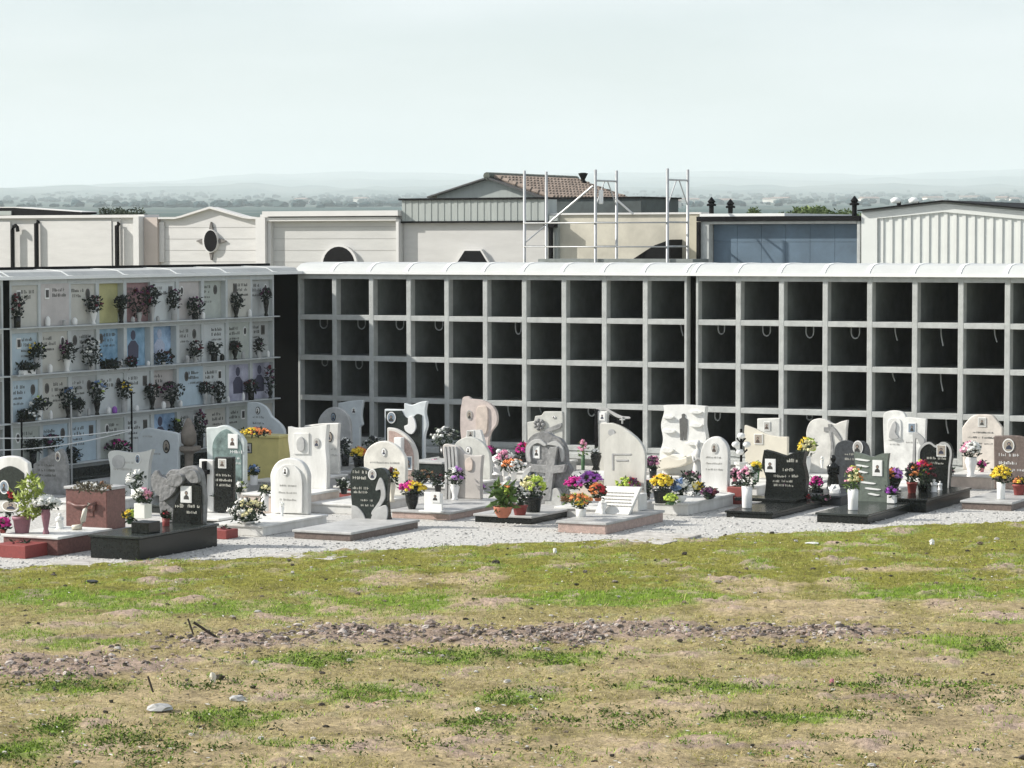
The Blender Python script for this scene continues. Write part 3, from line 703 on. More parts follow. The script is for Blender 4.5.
# --- red box tomb
x, y = ground(66, 531); sp = Plane(x, y, GA); w = sp.hit(107, 531)[0]
t = thing('grave', 'low red granite box tomb with a carved rail, no headstone', 'grave', (*sp.P(w / 2, 0, -.5)[:2], 0), 'graves with headstones on the white gravel')
h = .62
MB().pbox(sp, 0, w, .04, h - .04, -.45, 0).build('tomb_box', MRD, t, bevel=.01)
MB().pbox(sp, -.02, w + .02, h - .04 + .001, h, -.47, .02).build('lid', MGR, t, bevel=.008)
MB().pbox(sp, -.04, w + .05, 0, .04 - .001, -.5, .06).build('plinth', MGR, t)
m = MB(); m.tube([sp.P(.06, .40, .03), sp.P(.2, .36, .05), sp.P(w * .5, .36, .05), sp.P(w - .15, .41, .04)], .022); m.tube([sp.P(w - .2, .41, .03), sp.P(w - .2, .30, .03)], .03)
m.build('carved_rail', MRD, t, smooth=True)
MB().pbox(sp, .22, w - .22, .22, .3, .0005, .012).build('panel', MRD, t)
# --- white wing shaped
t, sp, st = grave('white headstone with a wavy top and pointed right tip, beside the red box tomb', [(109, 500, S), (110.5, 470), (108, 455), (113, 450.5), (128, 452.5), (142, 452), (152.3, 449.2, S), (149, 462), (148, 480), (148, 500, S)], base=(130, 503), m_=MGR if False else mat('pale_marble', (.56, .57, .54), .5, .1, 4), tops=(MW, MW))
plaque(sp, 138, 459, 5, 9, st); T(sp, st, [(114, 134, 463, 2), (114, 132, 470, 2)], MLETG)
relief(sp, st, [(113, 458), (118, 455), (124, 458), (124, 466), (118, 469), (113, 465)], MGR, .012)
# --- shaded rounded square
t, sp, st = grave('shaded square headstone with soft shoulders and oval photo, before the closed niches', [(137, 480, S), (137.5, 450), (139, 434), (146, 428), (160, 430), (176, 433), (178.5, 438), (178, 455), (178, 480, S)], base=(158, 484), m_=MB_, tops=(MGR, MGR))
plaque(sp, 166.5, 446.5, 7, 13, st, backing=MBLK); T(sp, st, [(143, 152, 437, 1.5), (143, 160, 454, 1.5)], MLETG)
# --- big black slab, rock headstone
t, sp, st = grave('tall black granite slab with a rough carved grey rock headstone over a black face', [(163, 524, S), (159, 505), (162, 488), (164, 478), (170, 470), (178, 470), (184, 467), (192, 466), (199, 470), (202, 480), (204, 500), (203, 524, S)],
    slabpx=((88, 534), (138, 537), (210, 523), .30), tops=(MKG, MK), m_=MR, th=.10)
relief(sp, st, [(174, 524, S), (176, 505), (182, 492), (186, 484), (194, 483), (202, 486, S), (203, 524, S)], MK, .05, 'black_face')
plaque(sp, 188.5, 494, 9, 13, st, False, .05); T(sp, st, [(176, 186, 507, 3), (190, 200, 507, 3), (189, 200, 513, 2)], MGOLD, 4, .05)
relief(sp, st, [(163, 500), (165, 488), (173, 484), (180, 486), (176, 494), (168, 500)], MR, .09, 'rock_lump', .02); relief(sp, st, [(170, 480), (175, 474), (184, 474), (187, 480), (182, 486), (173, 485)], MR, .10, 'rock_lump', .02)
relief(sp, st, [(188, 475), (192, 469), (199, 472), (201, 482), (193, 482)], MR, .07, 'rock_lump', .02)
relief(sp, st, [(155, 490), (153, 478), (158, 470), (163, 476), (170, 480), (170, 490), (162, 496)], MR, .05, 'rock_lump')
# --- arch, greenish
t, sp, st = grave('bluish arched headstone with a pale rim and glossy panel, behind the black cross', [(209, 505, S), (207, 460, S), (206, 427.5, S), (216, 427, S), (225, 425.3), (236, 431), (244, 440), (245, 450), (245, 505, S)], base=(226, 505), zb=.12, m_=mat('pale_green_marble', (.50, .55, .54), .4, .15, 5), tops=(MKG, MKG))
relief(sp, st, [(214, 500, S), (213, 460), (213, 444), (218, 434), (226, 429), (234, 434), (240, 441), (242, 452), (242, 500, S)], mat('green_onyx', (.16, .22, .21), .25, .5, 9), .012, 'inner_panel')
plaque(sp, 233.5, 441, 9, 13, st, False, .012); T(sp, st, [(231, 242, 453, 2.6), (232, 242, 459, 2.2), (233, 242, 464, 2.2)], MCER, 5, .012)
# --- white panel with cross, black stele
t, sp, st = grave('narrow black stele with a photo next to a white panel with a black cross', [(214, 512, S), (214.5, 457, S), (233, 457, S), (233, 512, S)], base=(215, 520), zb=.1, m_=MK, tops=(MW, MKG), slabdim=(.72, .7))
stone(t, sp, [(198.5, 512, S), (199, 459, S), (213.3, 460, S), (213.3, 512, S)], .1, .06, MW, 'white_panel')
relief(sp, t, [(203.8, 505, S), (203.8, 474, S), (200.8, 474, S), (200.8, 469.5, S), (203.8, 469.5, S), (203.8, 461, S), (207, 461, S), (207, 469.5, S), (210, 469.5, S), (210, 474, S), (207, 474, S), (207, 505, S)], MBLK, .06, 'cross', .02)
plaque(sp, 222.5, 463.5, 7, 8, st, False); T(sp, st, [(216, 231, 476, 2), (216, 231, 481, 2), (217, 230, 486, 2)], MGOLD, 9)
# --- yellow tomb
x, y = ground(243, 489); sp = Plane(x, y, GA); w = sp.hit(279, 489)[0]; zt = sp.hit(260, 435)[1]
t = thing('grave', 'yellow marble box monument with flowers on top, left of the white wide headstone', 'grave', (*sp.P(w / 2, 0, -.2)[:2], 0), 'graves with headstones on the white gravel')
MB().pbox(sp, -.06, w + .06, 0, .14, -.6, .5).build('plinth', MGR, t, bevel=.01)
st = MB().pbox(sp, 0, w, .141, zt - .04, -.35, 0).build('monument_box', MY, t, bevel=.01); MB().pbox(sp, -.03, w + .03, zt - .04 + .001, zt, -.38, .04).build('top_slab', MY, t, bevel=.008)
plaque(sp, 249, 448, 6, 10, st, False, 0, backing=MKG)
# --- shaded stepped curve
t, sp, st = grave('shaded pale headstone with a curved step down to the right, beside the dark corner', [(247, 470, S), (247, 402.5, S), (257, 402.5), (266, 407.5), (271, 416), (277, 421), (283, 428), (284.5, 438), (284.5, 470, S)], base=(265, 468), m_=MB_, tops=(MGR, MGR))
plaque(sp, 258, 410.5, 5, 8, st, backing=MBLK); T(sp, st, [(253, 264, 418, 2.2), (253, 264, 424, 2.2)], MLETD)
# --- white arch in front
t, sp, st = grave('small bright white arched headstone with a thick rim, on the low white slab', [(271, 520, S), (270.5, 485), (270.5, 473), (277, 462), (289, 458), (301, 462), (307.5, 473), (308, 485), (308, 520, S)],
    slabpx=((212, 523), (250, 528), (318, 516.5), .15), tops=(MW, MW), m_=MW, th=.10)
relief(sp, st, [(275, 513, S), (275, 480), (280, 468), (289, 464), (298, 468), (303, 480), (303, 513, S)], MW, .03, 'inner_panel')
plaque(sp, 286.5, 471, 5, 8, st, True, .03, backing=MGR); T(sp, st, [(281, 297, 486, 1.5), (280, 298, 493, 1.5), (281, 297, 500, 1.5)], MLETG, 3, .03)
# --- big white rectangle
t, sp, st = grave('tall wide white rectangular headstone with a square relief and a round photo', [(290, 500, S), (290, 455, S), (288, 440, S), (288, 426.5, S), (295, 428), (310, 427), (327, 424.5, S), (325.5, 445), (327, 470), (326, 500, S)], base=(308, 507), zb=.28, m_=MW, tops=(MW, MPL), slabdim=(.95, 1.1), th=.10)
f = relief(sp, st, [(294, 454, S), (294, 433, S), (309.5, 433, S), (309.5, 454, S)], MW, .02, 'relief_frame'); relief(sp, f, [(299, 450), (298, 441), (302, 436.5), (305.5, 441), (305, 450)], MGR, .045, 'relief_bust')
plaque(sp, 317, 443, 6, 9, st, backing=MGR)
# --- behind it
t, sp, st = grave('white headstone partly hidden behind the tall wide white one, with small steps', [(304, 480, S), (304, 425.5, S), (320, 423.5, S), (339, 423, S), (338, 445), (339, 480, S)], base=(322, 486), zb=.2, m_=mat('soft_white_marble', (.66, .65, .61), .5, .2, 4), tops=(MW, MGR))
plaque(sp, 330, 437, 5, 10, st, backing=MBLK); T(sp, st, [(331, 337, 450, 2), (331, 337, 456, 2)], MLETG)
# --- red edged low slab
x, y = ground(333, 500); p = Plane(x, y, GA)
t = thing('grave', 'low white slab with a red tiled edge, right of the tall wide white headstone', 'grave', (*p.P(.3, 0, -.5)[:2], 0), 'graves with headstones on the white gravel')
slab(t, p, .55, 1.3, .22, MW, MRT)
# --- shaded arch with flowers
t, sp, st = grave('shaded grey arched headstone with a small photo, in front of the dark corner', [(318, 475, S), (317.5, 430), (319, 418), (326, 409.5), (334, 407.3), (343, 410.5), (349, 420), (350.5, 435), (350.5, 475, S)], base=(334, 471), m_=MGR, tops=(MGR, MGR))
plaque(sp, 333.5, 417, 5, 9, st, backing=MBLK); T(sp, st, [(322, 333, 430, 2), (322, 333, 437, 2)], MLETG)
# --- shade-tinted tablet
t, sp, st = grave('tablet tinted with bluish shade, with a pointed right corner, rising behind the arched stone', [(338, 470, S), (338, 403, S), (350, 401), (363, 400, S), (361, 415), (362.5, 425, S), (359.5, 427, S), (359.5, 470, S)], base=(350, 462), m_=MB_, tops=(MGR, MGR))
plaque(sp, 354, 410.5, 6, 8, st, backing=MB_)
# --- black petal stone
t, sp, st = grave('black headstone with pale lettering and carved lily petals, on the low grey slab', [(354, 525, S), (351, 495), (350.5, 475), (354, 468), (362, 467.5), (370, 470.5), (378, 468), (385, 470), (388, 480), (387, 500), (389.5, 525, S)],
    slabpx=((292, 529.5), (342, 534.3), (399, 520.5), .12), tops=(MGR, MBR), m_=MKG)
plaque(sp, 372.5, 474.5, 7, 9, st); T(sp, st, [(353, 367, 473, 2.4), (353, 366, 479, 2.4), (353, 368, 489, 2.2), (354, 367, 493, 2), (361, 373, 501, 1.5), (361, 373, 506, 1.5)], MGOLD, 6)
relief(sp, st, [(352, 505, S), (358, 507), (364, 514), (367, 524, S), (352, 524, S)], MGR, .02, 'petal'); relief(sp, st, [(370, 524, S), (374, 512), (382, 506), (387, 506), (388, 515), (386, 524, S)], MGR, .02, 'petal')
relief(sp, st, [(376, 490), (380, 478), (384, 482), (386, 495), (383, 503), (374, 514), (372, 512), (380, 500), (381, 490)], MGR, .018, 'petal')
# --- cream arch
t, sp, st = grave('cream half round headstone with a small photo, behind the black lily stone', [(365, 505, S), (364, 470), (364, 456), (370, 446), (382, 441), (395, 445), (404, 455), (406, 468), (405, 505, S)], base=(385, 505), m_=mat('warm_marble', (.68, .66, .60), .5, .2, 4), tops=(MW, MW))
plaque(sp, 384, 452, 4.5, 8, st, backing=MGR); T(sp, st, [(370, 400, 463, 1.6), (374, 396, 470, 1.6)], MLETG)
# --- large black with white figure
t, sp, st = grave('large dark square headstone with a white carved figure and oval photo, near the niches', [(384, 480, S), (384.5, 409, S), (404, 409.5, S), (404, 403, S), (411, 405), (420, 402), (427, 401, S), (425, 412), (427, 425), (424, 440), (425, 480, S)], base=(405, 475), m_=MB_, tops=(MGR, MGR))
f = relief(sp, st, [(386, 475, S), (386, 411, S), (402, 410.5, S), (405, 416), (411, 419), (417, 414), (422, 415, S), (422, 475, S)], MKG, .015, 'dark_panel')
plaque(sp, 392, 417.5, 9, 12, f, True, .015); relief(sp, f, [(407, 431), (405.5, 426), (409, 424), (409.5, 418), (413, 416), (416, 420), (417, 428), (413, 434)], MCER, .05, 'carved_figure', .01)
# --- pink quarter arch
t, sp, st = grave('pink quarter arch headstone with a white candle box and square photo', [(387, 495, S), (387, 427.5, S), (396, 429), (407, 436), (414, 446), (417, 460), (416, 495, S)], base=(402, 493), m_=mat('pale_rim', (.58, .56, .52), .5, .1, 4), tops=(MGR, MGR))
relief(sp, st, [(389, 490, S), (389, 430.5, S), (396, 432), (405, 438), (411.5, 447), (414, 460), (413, 490, S)], MPK, .012, 'pink_panel')
plaque(sp, 409, 463, 7, 13, st, False, .012, backing=MCER)
MB().pbox(sp, sp.hit(397.5, 450)[0], sp.hit(405, 450)[0], sp.hit(400, 456)[1], sp.hit(400, 437)[1], .013, .12).build('candle_box', MCER, st, bevel=.01)
# --- tall lobed
t, sp, st = grave('tall pinkish headstone with a knob at top left and one rounded lobe', [(466, 480, S), (463, 450), (460.5, 432), (460.5, 412), (462, 402), (463, 397.5), (467, 396.5), (471, 399, S), (482, 400.5), (491, 405), (496, 413), (496, 424), (490, 433), (488, 445), (490, 480, S)], base=(478, 470), m_=mat('rosy_stone', (.58, .50, .46), .6, .14, 7), tops=(MW, MW))
plaque(sp, 469.5, 415, 6, 10, st, True, 0, backing=MGR); relief(sp, st, [(478, 432), (477, 410), (482, 406), (488, 409), (487, 432)], MPL, .03)
# --- white tapering behind
t, sp, st = grave('white flared headstone widening to its foot, photo at its narrow top', [(458, 490, S), (462, 450), (466, 436), (470, 430, S), (480, 430, S), (483, 440), (487, 455), (493, 470), (496, 490, S)], base=(476, 482), m_=MW, tops=(MW, MW))
plaque(sp, 470.5, 434, 7, 7, st, False, backing=MCER)
t, sp, st = grave('pale grey arched headstone between the flared white one and the draped one', [(453, 492, S), (452, 455), (455, 444), (462, 438.5), (470, 437), (480, 441), (487, 449), (490, 460), (490, 492, S)], base=(471, 488), m_=mat('soft_grey_marble', (.55, .55, .51), .5, .2, 4), tops=(MW, MGR))
plaque(sp, 468.5, 450, 5, 8, st, backing=MGR)
# --- draped
t, sp, st = grave('pinkish grey headstone with a draped left fin and sagging top', [(446, 505, S), (445, 470), (442.5, 446), (452, 445), (459, 447), (464, 453), (472, 455.5), (482.5, 455, S), (481, 475), (481, 505, S)],
    slabpx=((390, 509.5), (436, 515), (493, 501.5), .12), tops=(MGR, MPK), m_=mat('grey_pink_stone', (.47, .44, .41), .6, .1, 6))
for k in range(4): relief(sp, st, [(446 + k * 3.6, 503), (446.2 + k * 3.6, 470), (445 + k * 3.6, 449), (447.2 + k * 3.6, 449), (448.6 + k * 3.6, 470), (448 + k * 3.6, 503)], MGR, .045, 'drapery_fold')
relief(sp, st, [(466.5, 470), (465.5, 461), (470, 457.5), (473, 462), (472, 470)], MPL, .02)
# --- cross and cloud
t, sp, st = grave('carved grey headstone with a heart, a large tilted cross and two photos', [(527, 515, S), (526, 495), (523, 478), (527, 466), (525, 454), (527, 442), (534, 434), (545, 432), (553, 436), (561, 440), (566, 450), (567, 462), (571, 470), (566, 480), (568, 490), (565, 500), (564, 515, S)],
    slabpx=((473, 513.5), (522, 518.3), (571, 505.8), .12), tops=(MGR, MK), m_=MR, th=.10)
relief(sp, st, [(545, 500, S), (548, 473, S), (532, 471, S), (534, 464, S), (548, 465, S), (552, 447, S), (560, 446, S), (557, 465, S), (568, 464, S), (566, 472, S), (556, 473, S), (553, 500, S)], MG, .09, 'cross', .0)
relief(sp, st, [(529, 461), (527, 449), (532, 441), (540, 439), (547, 444), (545, 446), (539, 443), (533, 446), (531, 452), (532, 461)], MGR, .04, 'heart_rim')
relief(sp, st, [(548, 444), (556, 441), (563, 446), (565, 456), (563, 462), (561, 455), (559, 447), (553, 445)], MGR, .04, 'heart_rim')
relief(sp, st, [(524, 486), (524, 474), (530, 467), (540, 468), (547, 475), (545, 478), (538, 472), (531, 472), (528, 478), (528, 486)], MGR, .05, 'heart_rim')
relief(sp, st, [(547, 515, S), (548, 498), (556, 488), (562, 492), (565, 515, S)], mat('pale_rock', (.42, .42, .40), .7, .2, 8), .08, 'rock_foot', .0)
plaque(sp, 536.5, 452, 6, 11, st, False, .0); plaque(sp, 533.5, 472, 7, 10, st, False, .0)
# --- rose, stepped top
t, sp, st = grave('pale headstone with a stepped top and a carved rose, behind the grey cross headstone', [(528, 480, S), (527, 422, S), (534, 421, S), (535, 416, S), (541, 415.5, S), (544, 411.5, S), (562, 411.5, S), (563, 422), (562, 480, S)], base=(545, 473), m_=mat('pale_grey_stone', (.50, .50, .46), .7, .15, 6), tops=(MW, MW))
plaque(sp, 554, 417, 4, 3, st, True, backing=MGR); ro = relief(sp, st, [(536, 426), (537, 421), (542, 420), (543.5, 424), (542, 428), (538, 429)], MG, .03, 'carved_rose')
m = MB(); cu, cz = sp.hit(540, 424.5)
for k in range(7):
    q = sp.P(cu + .075 * math.cos(k * .9), cz + .075 * math.sin(k * .9), .03); m.blob(q, (.04, .025, .035), 7, 5, .15)
m.blob(sp.P(cu, cz, .05), (.035, .03, .035), 7, 5, .1); m.build('rose_petals', MG, ro, smooth=True); relief(sp, st, [(540, 437), (546, 430), (556, 425), (562, 423), (561, 428), (552, 431), (546, 436)], MG, .03, 'carved_stem')
plaque(sp, 550, 434, 6, 7, st, True, .0, backing=MCER)
# --- tall cream with black frame
t, sp, st = grave('tall cream headstone with a curved right shoulder under a black metal post', [(598, 490, S), (597.5, 423, S), (612, 423, S), (622, 427), (632, 434), (640, 446), (641, 490, S)], base=(613, 481), m_=mat('warm_cream_stone', (.56, .55, .50), .5, .06, 4), tops=(MW, MW))
MB().pbox(sp, sp.hit(595, 415)[0], sp.hit(605, 415)[0], .2, sp.hit(600, 409)[1], -.16, -.122).build('metal_post', MBLK, t)
MB().pbox(sp, sp.hit(597.5, 415)[0], sp.hit(606.5, 415)[0], sp.hit(600, 423)[1], sp.hit(600, 411)[1], -.121, -.01).build('photo_holder', MW, t); plaque(sp, 602, 416.5, 6, 8, t, False, -.01)
relief(sp, t, [(595, 410), (596, 408), (605, 408), (610, 411), (620, 416), (628, 417), (628, 419), (618, 418.5), (610, 414.5), (604, 410.5), (597, 411)], MGR, -.05, 'sign_rim', -.07)
relief(sp, t, [(607, 440, S), (607, 415, S), (616, 420, S), (628, 420, S), (628, 440, S)], MBLK, -.075, 'sign_plate', -.09)
relief(sp, t, [(620.6, 424, S), (620.6, 420.4, S), (618.6, 420.4, S), (618.6, 419.2, S), (620.6, 419.2, S), (620.6, 416.5, S), (621.9, 416.5, S), (621.9, 419.2, S), (624, 419.2, S), (624, 420.4, S), (621.9, 420.4, S), (621.9, 424, S)], MGR, -.03, 'small_cross', -.06)
relief(sp, st, [(608, 433), (610, 429), (614, 430), (615, 434), (611, 436)], MGR, .015, 'emblem')
MB().pbox(sp, sp.hit(595, 415)[0], sp.hit(597.3, 415)[0], .2, sp.hit(600, 409.5)[1], -.12, .02).build('metal_post', MBLK, t)
# --- cream rounded with engraved frame
t, sp, st = grave('cream headstone with a high rounded back and an engraved square outline', [(604, 515, S), (604, 470), (602.5, 450), (606, 440), (614, 434), (625, 431.5), (635, 437), (643, 448), (645, 462), (644, 490), (648, 515, S)], base=(625, 509), m_=mat('warm_white_stone', (.60, .59, .54), .5, .14, 4, stretch=(1, 1, .4)), tops=(MW, MW))
for a in ([(612, 470, S), (612, 453.5, S), (613.5, 453.5, S), (613.5, 470, S)], [(613.6, 455, S), (613.6, 453.5, S), (631, 453.5, S), (631, 455, S)], [(616, 461, S), (616, 459.5, S), (628, 459.5, S), (628, 461, S)]):
    relief(sp, st, a, MGR, .008, 'engraved_line', bevel=0)
# --- book grave
p, w, ln = slab_from((556, 520.6), (605.5, 523.2), (657, 510), .16)
t = thing('grave', 'open marble book leaning on a low slab with pinkish sides, nearest the lawn', 'grave', (*p.P(w / 2, 0, -ln / 2)[:2], 0), 'graves with headstones on the white gravel')
slab(t, p, w, ln, .16, MGR, MPK)
MB().pbox(p, .02, .5, .161, .40, -ln + .05, -ln + .35).build('planter_box', MW, t, bevel=.01)
q = p.shift(-ln + .75); x0, z0 = q.hit(598, 514); x1, _ = q.hit(632, 514)
m = MB(); b = [q.P(x0, .161, .12), q.P(x1, .161, .12), q.P(x1, .161, .04), q.P(x0, .161, .04)]; zt = .52
m.hexa(b, [q.P(x0 + .05, zt, -.13), q.P(x1 + .08, zt + .01, -.13), q.P(x1 + .08, zt + .01, -.21), q.P(x0 + .05, zt, -.21)]); bk = m.build('marble_book', MW, t, bevel=.008)
m = MB(); m.hexa([q.P(x0 + .12, .162, -.05), q.P(x1 - .1, .162, -.05), q.P(x1 - .1, .162, -.25), q.P(x0 + .12, .162, -.25)], [q.P(x0 + .12, .35, -.1), q.P(x1 - .1, .35, -.1), q.P(x1 - .1, .35, -.25), q.P(x0 + .12, .35, -.25)]); m.build('book_rest', MGR, t)
gg = random.Random(5); m = MB()
for k in range(5):
    f = .3 + k * .12; zz = .161 + (zt - .161) * f; of = .12 - .25 * f + .006
    u = x0 + .06 + .05 * f
    while u < x1 - .02:
        l = gg.uniform(.02, .05); m.pbox(q, u, u + l, zz, zz + .012, of - .004, of + .006); u += l + .012
m.build('inscription', MLETG, bk)
# --- planter between
x, y = ground(566, 499); p = Plane(x, y, GA); w = p.hit(603, 499)[0]
t = thing('grave', 'pale boxy grave edged in cream stone, filled with magenta flowers', 'grave', (*p.P(w / 2, 0, -.5)[:2], 0), 'graves with headstones on the white gravel')
MB().pbox(p, 0, w, 0, .30, -1.3, 0).build('plinth', MPL, t, bevel=.01); MB().pbox(p, -.02, w + .02, .301, .34, -1.32, .02).build('grave_slab', MW, t, bevel=.01)
# --- great white carved slab
t, sp, st = grave('great white wavy carved headstone engraved with a standing dark figure', [(660, 490, S), (662, 470), (659.5, 455), (663, 440), (661, 425), (664, 412), (663, 405.3, S), (684, 405), (705, 406.5, S), (704, 425), (706, 440), (703, 460), (705, 490, S)], base=(683, 484), m_=mat('bright_white_stone', (.70, .70, .67), .6, .05, 6, bump=.6, bscale=7), tops=(MW, MW), th=.14)
relief(sp, st, [(680.5, 440, S), (680, 428), (679.6, 419, S), (682, 417.5), (682, 414.5), (684, 413.6), (685.5, 415), (685, 417.5), (687.5, 419, S), (687.6, 428), (686.3, 440, S), (684, 440, S), (683.8, 430, S), (683, 440, S)], flat('engraved_dark', (.10, .10, .095)), .012, 'engraved_figure', bevel=0)
for k, (x, y, w_, h_) in enumerate(((670, 431, 12, 4), (697, 425, 13, 4), (668, 450, 13, 5), (695, 443, 15, 4), (678, 456, 16, 4), (669, 417, 11, 3), (697, 412, 12, 3))):
    relief(sp, st, [(x - w_ / 2, y + 1), (x - w_ / 4, y - h_ / 2), (x + w_ / 4, y - h_ / 3), (x + w_ / 2, y), (x + w_ / 4, y + h_ / 2), (x - w_ / 4, y + h_ / 2.2)], MATS['bright_white_stone'], .05, 'carved_wave', bevel=.012)
relief(sp, t, [(662, 470), (663, 460), (672, 455), (683, 458), (692, 456), (693, 462), (685, 466), (672, 468)], MC, .25, 'reclining_carving', .02, bevel=.02)
# --- white rounded with slab of flowers
t, sp, st = grave('white rounded headstone at the back of a slab heaped with flowers', [(701, 500, S), (701, 470), (700, 455), (704, 443), (712, 437), (720, 438), (727, 446), (728.5, 460), (727, 500, S)], base=(714, 503), zb=.18, m_=MW, tops=(MW, MW), slabdim=(.62, .3), th=.10)
plaque(sp, 714.5, 448, 6, 10, st, backing=MW); T(sp, st, [(706, 721, 458, 1.6), (706, 722, 464, 1.6), (706, 722, 470, 1.6)], MLETG, 8)
p, w, ln = slab_from((652, 501.6), (686, 503.8), (728, 493.5), .18)
slab(t, p, w, ln, .18, MW, MW, name='flower_slab')
# --- pink/white pair
t, sp, st = grave('pale square headstone, taller of the pair behind the notched black headstone', [(757, 480, S), (757, 418.5, S), (780, 418, S), (780, 480, S)], base=(768, 478), m_=mat('white_stone_b', (.64, .64, .60), .5, .2, 5), tops=(MW, MW))
plaque(sp, 767, 426, 6, 9, st, False)
t, sp, st = grave('cream headstone with a sloping top falling to the right, behind the black headstone', [(747, 490, S), (745, 455), (744, 438), (744.5, 425, S), (755, 429), (766, 434), (776, 436.5), (787.5, 437, S), (787, 490, S)], base=(765, 487), m_=MC, tops=(MW, MW))
plaque(sp, 758.5, 439, 8, 10, st, False)
# --- black headstone
t, sp, st = grave('shiny black headstone with a notched wavy top, white lettering and a square photo', [(763, 505, S), (766, 480), (762, 465), (764, 450, S), (772, 452), (781, 455), (786, 456.5, S), (793, 453), (805, 451.5, S), (803, 463), (806, 480), (803, 505, S)],
    slabpx=((724.5, 510.3), (768, 513.6), (811, 500.6), .10), tops=(MK, MK), m_=MK, th=.14)
for z0_ in (0,): MB().pbox(sp, sp.hit(745, 500)[0], sp.hit(806, 500)[0], .101, .15, -.02, .42).build('upper_slab', MK, t, bevel=.008)
plaque(sp, 770.5, 465.5, 9, 12, st, False); T(sp, st, [(787, 796, 462, 3), (783, 793, 471, 2.6), (774, 786, 477, 2.2), (788, 798, 477, 2.2), (773, 780, 482, 2), (782, 792, 482, 2), (774, 793, 486, 2)], MGOLD, 12)
# --- palm/cross white
t, sp, st = grave('pale headstone with a swept right point and dark carved cross and arc', [(808, 490, S), (808, 450), (806, 433), (810, 422), (818, 418.5), (826, 420), (834, 424), (841, 421.5), (847.5, 420, S), (846, 440), (847, 490, S)], base=(827, 487), m_=mat('off_white_stone', (.60, .59, .55), .55, .2, 5), tops=(MW, MW), slabdim=(.8, 1.3), zb=.22)
relief(sp, st, [(829, 470, S), (831, 445), (829, 432, S), (824, 431.5, S), (824, 427, S), (828.5, 427, S), (828, 424, S), (832, 424, S), (832, 427, S), (834, 427, S), (838, 432), (842, 440), (840, 441), (835, 435), (832, 433), (834, 450), (832, 470, S)], MG, .018, 'cross_and_arc')
# --- dark grey heart
t, sp, st = grave('dark blue grey double lobed headstone behind the green granite one', [(836, 500, S), (834, 465), (835, 447), (841, 441), (849, 441), (856, 444), (862, 441), (868, 448), (869.5, 465), (868, 500, S)], base=(852, 497), m_=MD, tops=(MD, MD))
plaque(sp, 858, 447.5, 9, 13, st, backing=MCER); T(sp, st, [(845, 856, 455, 2), (845, 856, 460, 2)], MGOLD, 2)
# --- green grey
t, sp, st = grave('green grey granite headstone with a waved left edge and pale stripes', [(856, 505, S), (860, 485), (856, 470), (854, 455), (854.5, 452, S), (865, 455), (872, 457), (880, 454), (888.5, 453.5, S), (887, 470), (889, 505, S)],
    slabpx=((815, 512.3), (867, 515), (898, 501.5), .14), tops=(MKG, MK), m_=MGG, th=.09)
plaque(sp, 877.5, 468, 8, 14, st, False)
for (x0, x1, y) in ((855, 870, 460), (856, 869, 466), (857, 868, 472), (861, 876, 483), (865, 881, 489), (868, 880, 494.5)):
    relief(sp, st, [(x0, y - 1), (x0 + 3, y - 1.6), (x1 - 3, y - .3), (x1, y + .4), (x1 - 3, y + 1.2), (x0 + 3, y + .2)], MCER, .012, 'pale_stripe', bevel=0)
# --- white tall
t, sp, st = grave('broad white headstone with rounded left half and praying figure relief', [(886, 495, S), (884, 450), (883, 420), (885, 412.5), (894, 410.5), (903, 412.5), (906, 417, S), (926, 419, S), (925, 450), (926, 495, S)], base=(905, 489), m_=mat('white_stone_c', (.68, .68, .65), .55, .2, 5), tops=(MW, MW))
f = relief(sp, st, [(888, 440, S), (888, 422), (894, 418), (901, 421), (901, 440, S)], MW, .015, 'relief_panel'); relief(sp, f, [(890, 438), (891, 428), (895, 421), (897, 426), (896, 432), (899, 438)], MGR, .04, 'praying_figure')
plaque(sp, 912, 428, 7, 10, st, False); T(sp, st, [(890, 900, 445, 1.6), (906, 920, 443, 1.6)], MLETG)
# --- black heart
t, sp, st = grave('black heart topped headstone with a grey rim and square photo', [(917, 495, S), (918, 470), (918, 452), (923, 443.5), (930, 441.5), (936, 445), (942, 441.5), (949, 444), (952.5, 453), (950.5, 468), (949, 495, S)],
    slabpx=((880, 497.5), (922, 500.8), (957, 488.3), .20), tops=(MK, MK), m_=MK)
relief(sp, st, [(917.5, 490, S), (918.3, 470), (918.3, 452), (923, 443.9), (930, 441.9), (936, 445.4), (942, 441.9), (949, 444.4), (952, 453), (950.2, 468), (948.8, 490, S), (947.5, 490, S), (948.6, 467), (950, 453), (947.5, 446.3), (942, 444), (936, 447.6), (930, 444), (924.5, 446), (920.2, 452.5), (920.2, 470), (919.4, 490, S)], MGR, .012, 'rim', bevel=0)
plaque(sp, 941.5, 450.5, 8, 11, st, False, .0); T(sp, st, [(927, 946, 459, 2), (931, 944, 464, 2)], MGOLD, 3)
relief(sp, t, [(911, 470), (912, 445), (912, 433), (918, 434), (924, 441), (920, 446), (915, 438.5), (914.5, 455), (914, 470)], MGR, -.04, 'curved_ribbon', -.09)
# --- cream octagon
t, sp, st = grave('cream headstone with chamfered shoulders on a thick white slab, near the right edge', [(962.5, 490, S), (962, 428, S), (966, 422), (973, 415.5), (982, 414.5), (992, 415.5), (998, 422), (1002.5, 428, S), (1002, 490, S)],
    slabpx=((948, 474.3), (980, 479.2), (1010, 469.5), .22), tops=(MW, MPL), m_=mat('pinkish_marble', (.62, .57, .51), .5, .2, 4), back=.95)
plaque(sp, 982, 422, 7, 9, st, False, 0, backing=MCER); T(sp, st, [(973, 993, 433, 1.6), (968, 997, 438, 1.8), (972, 994, 444, 1.5)], MLETD, 2)
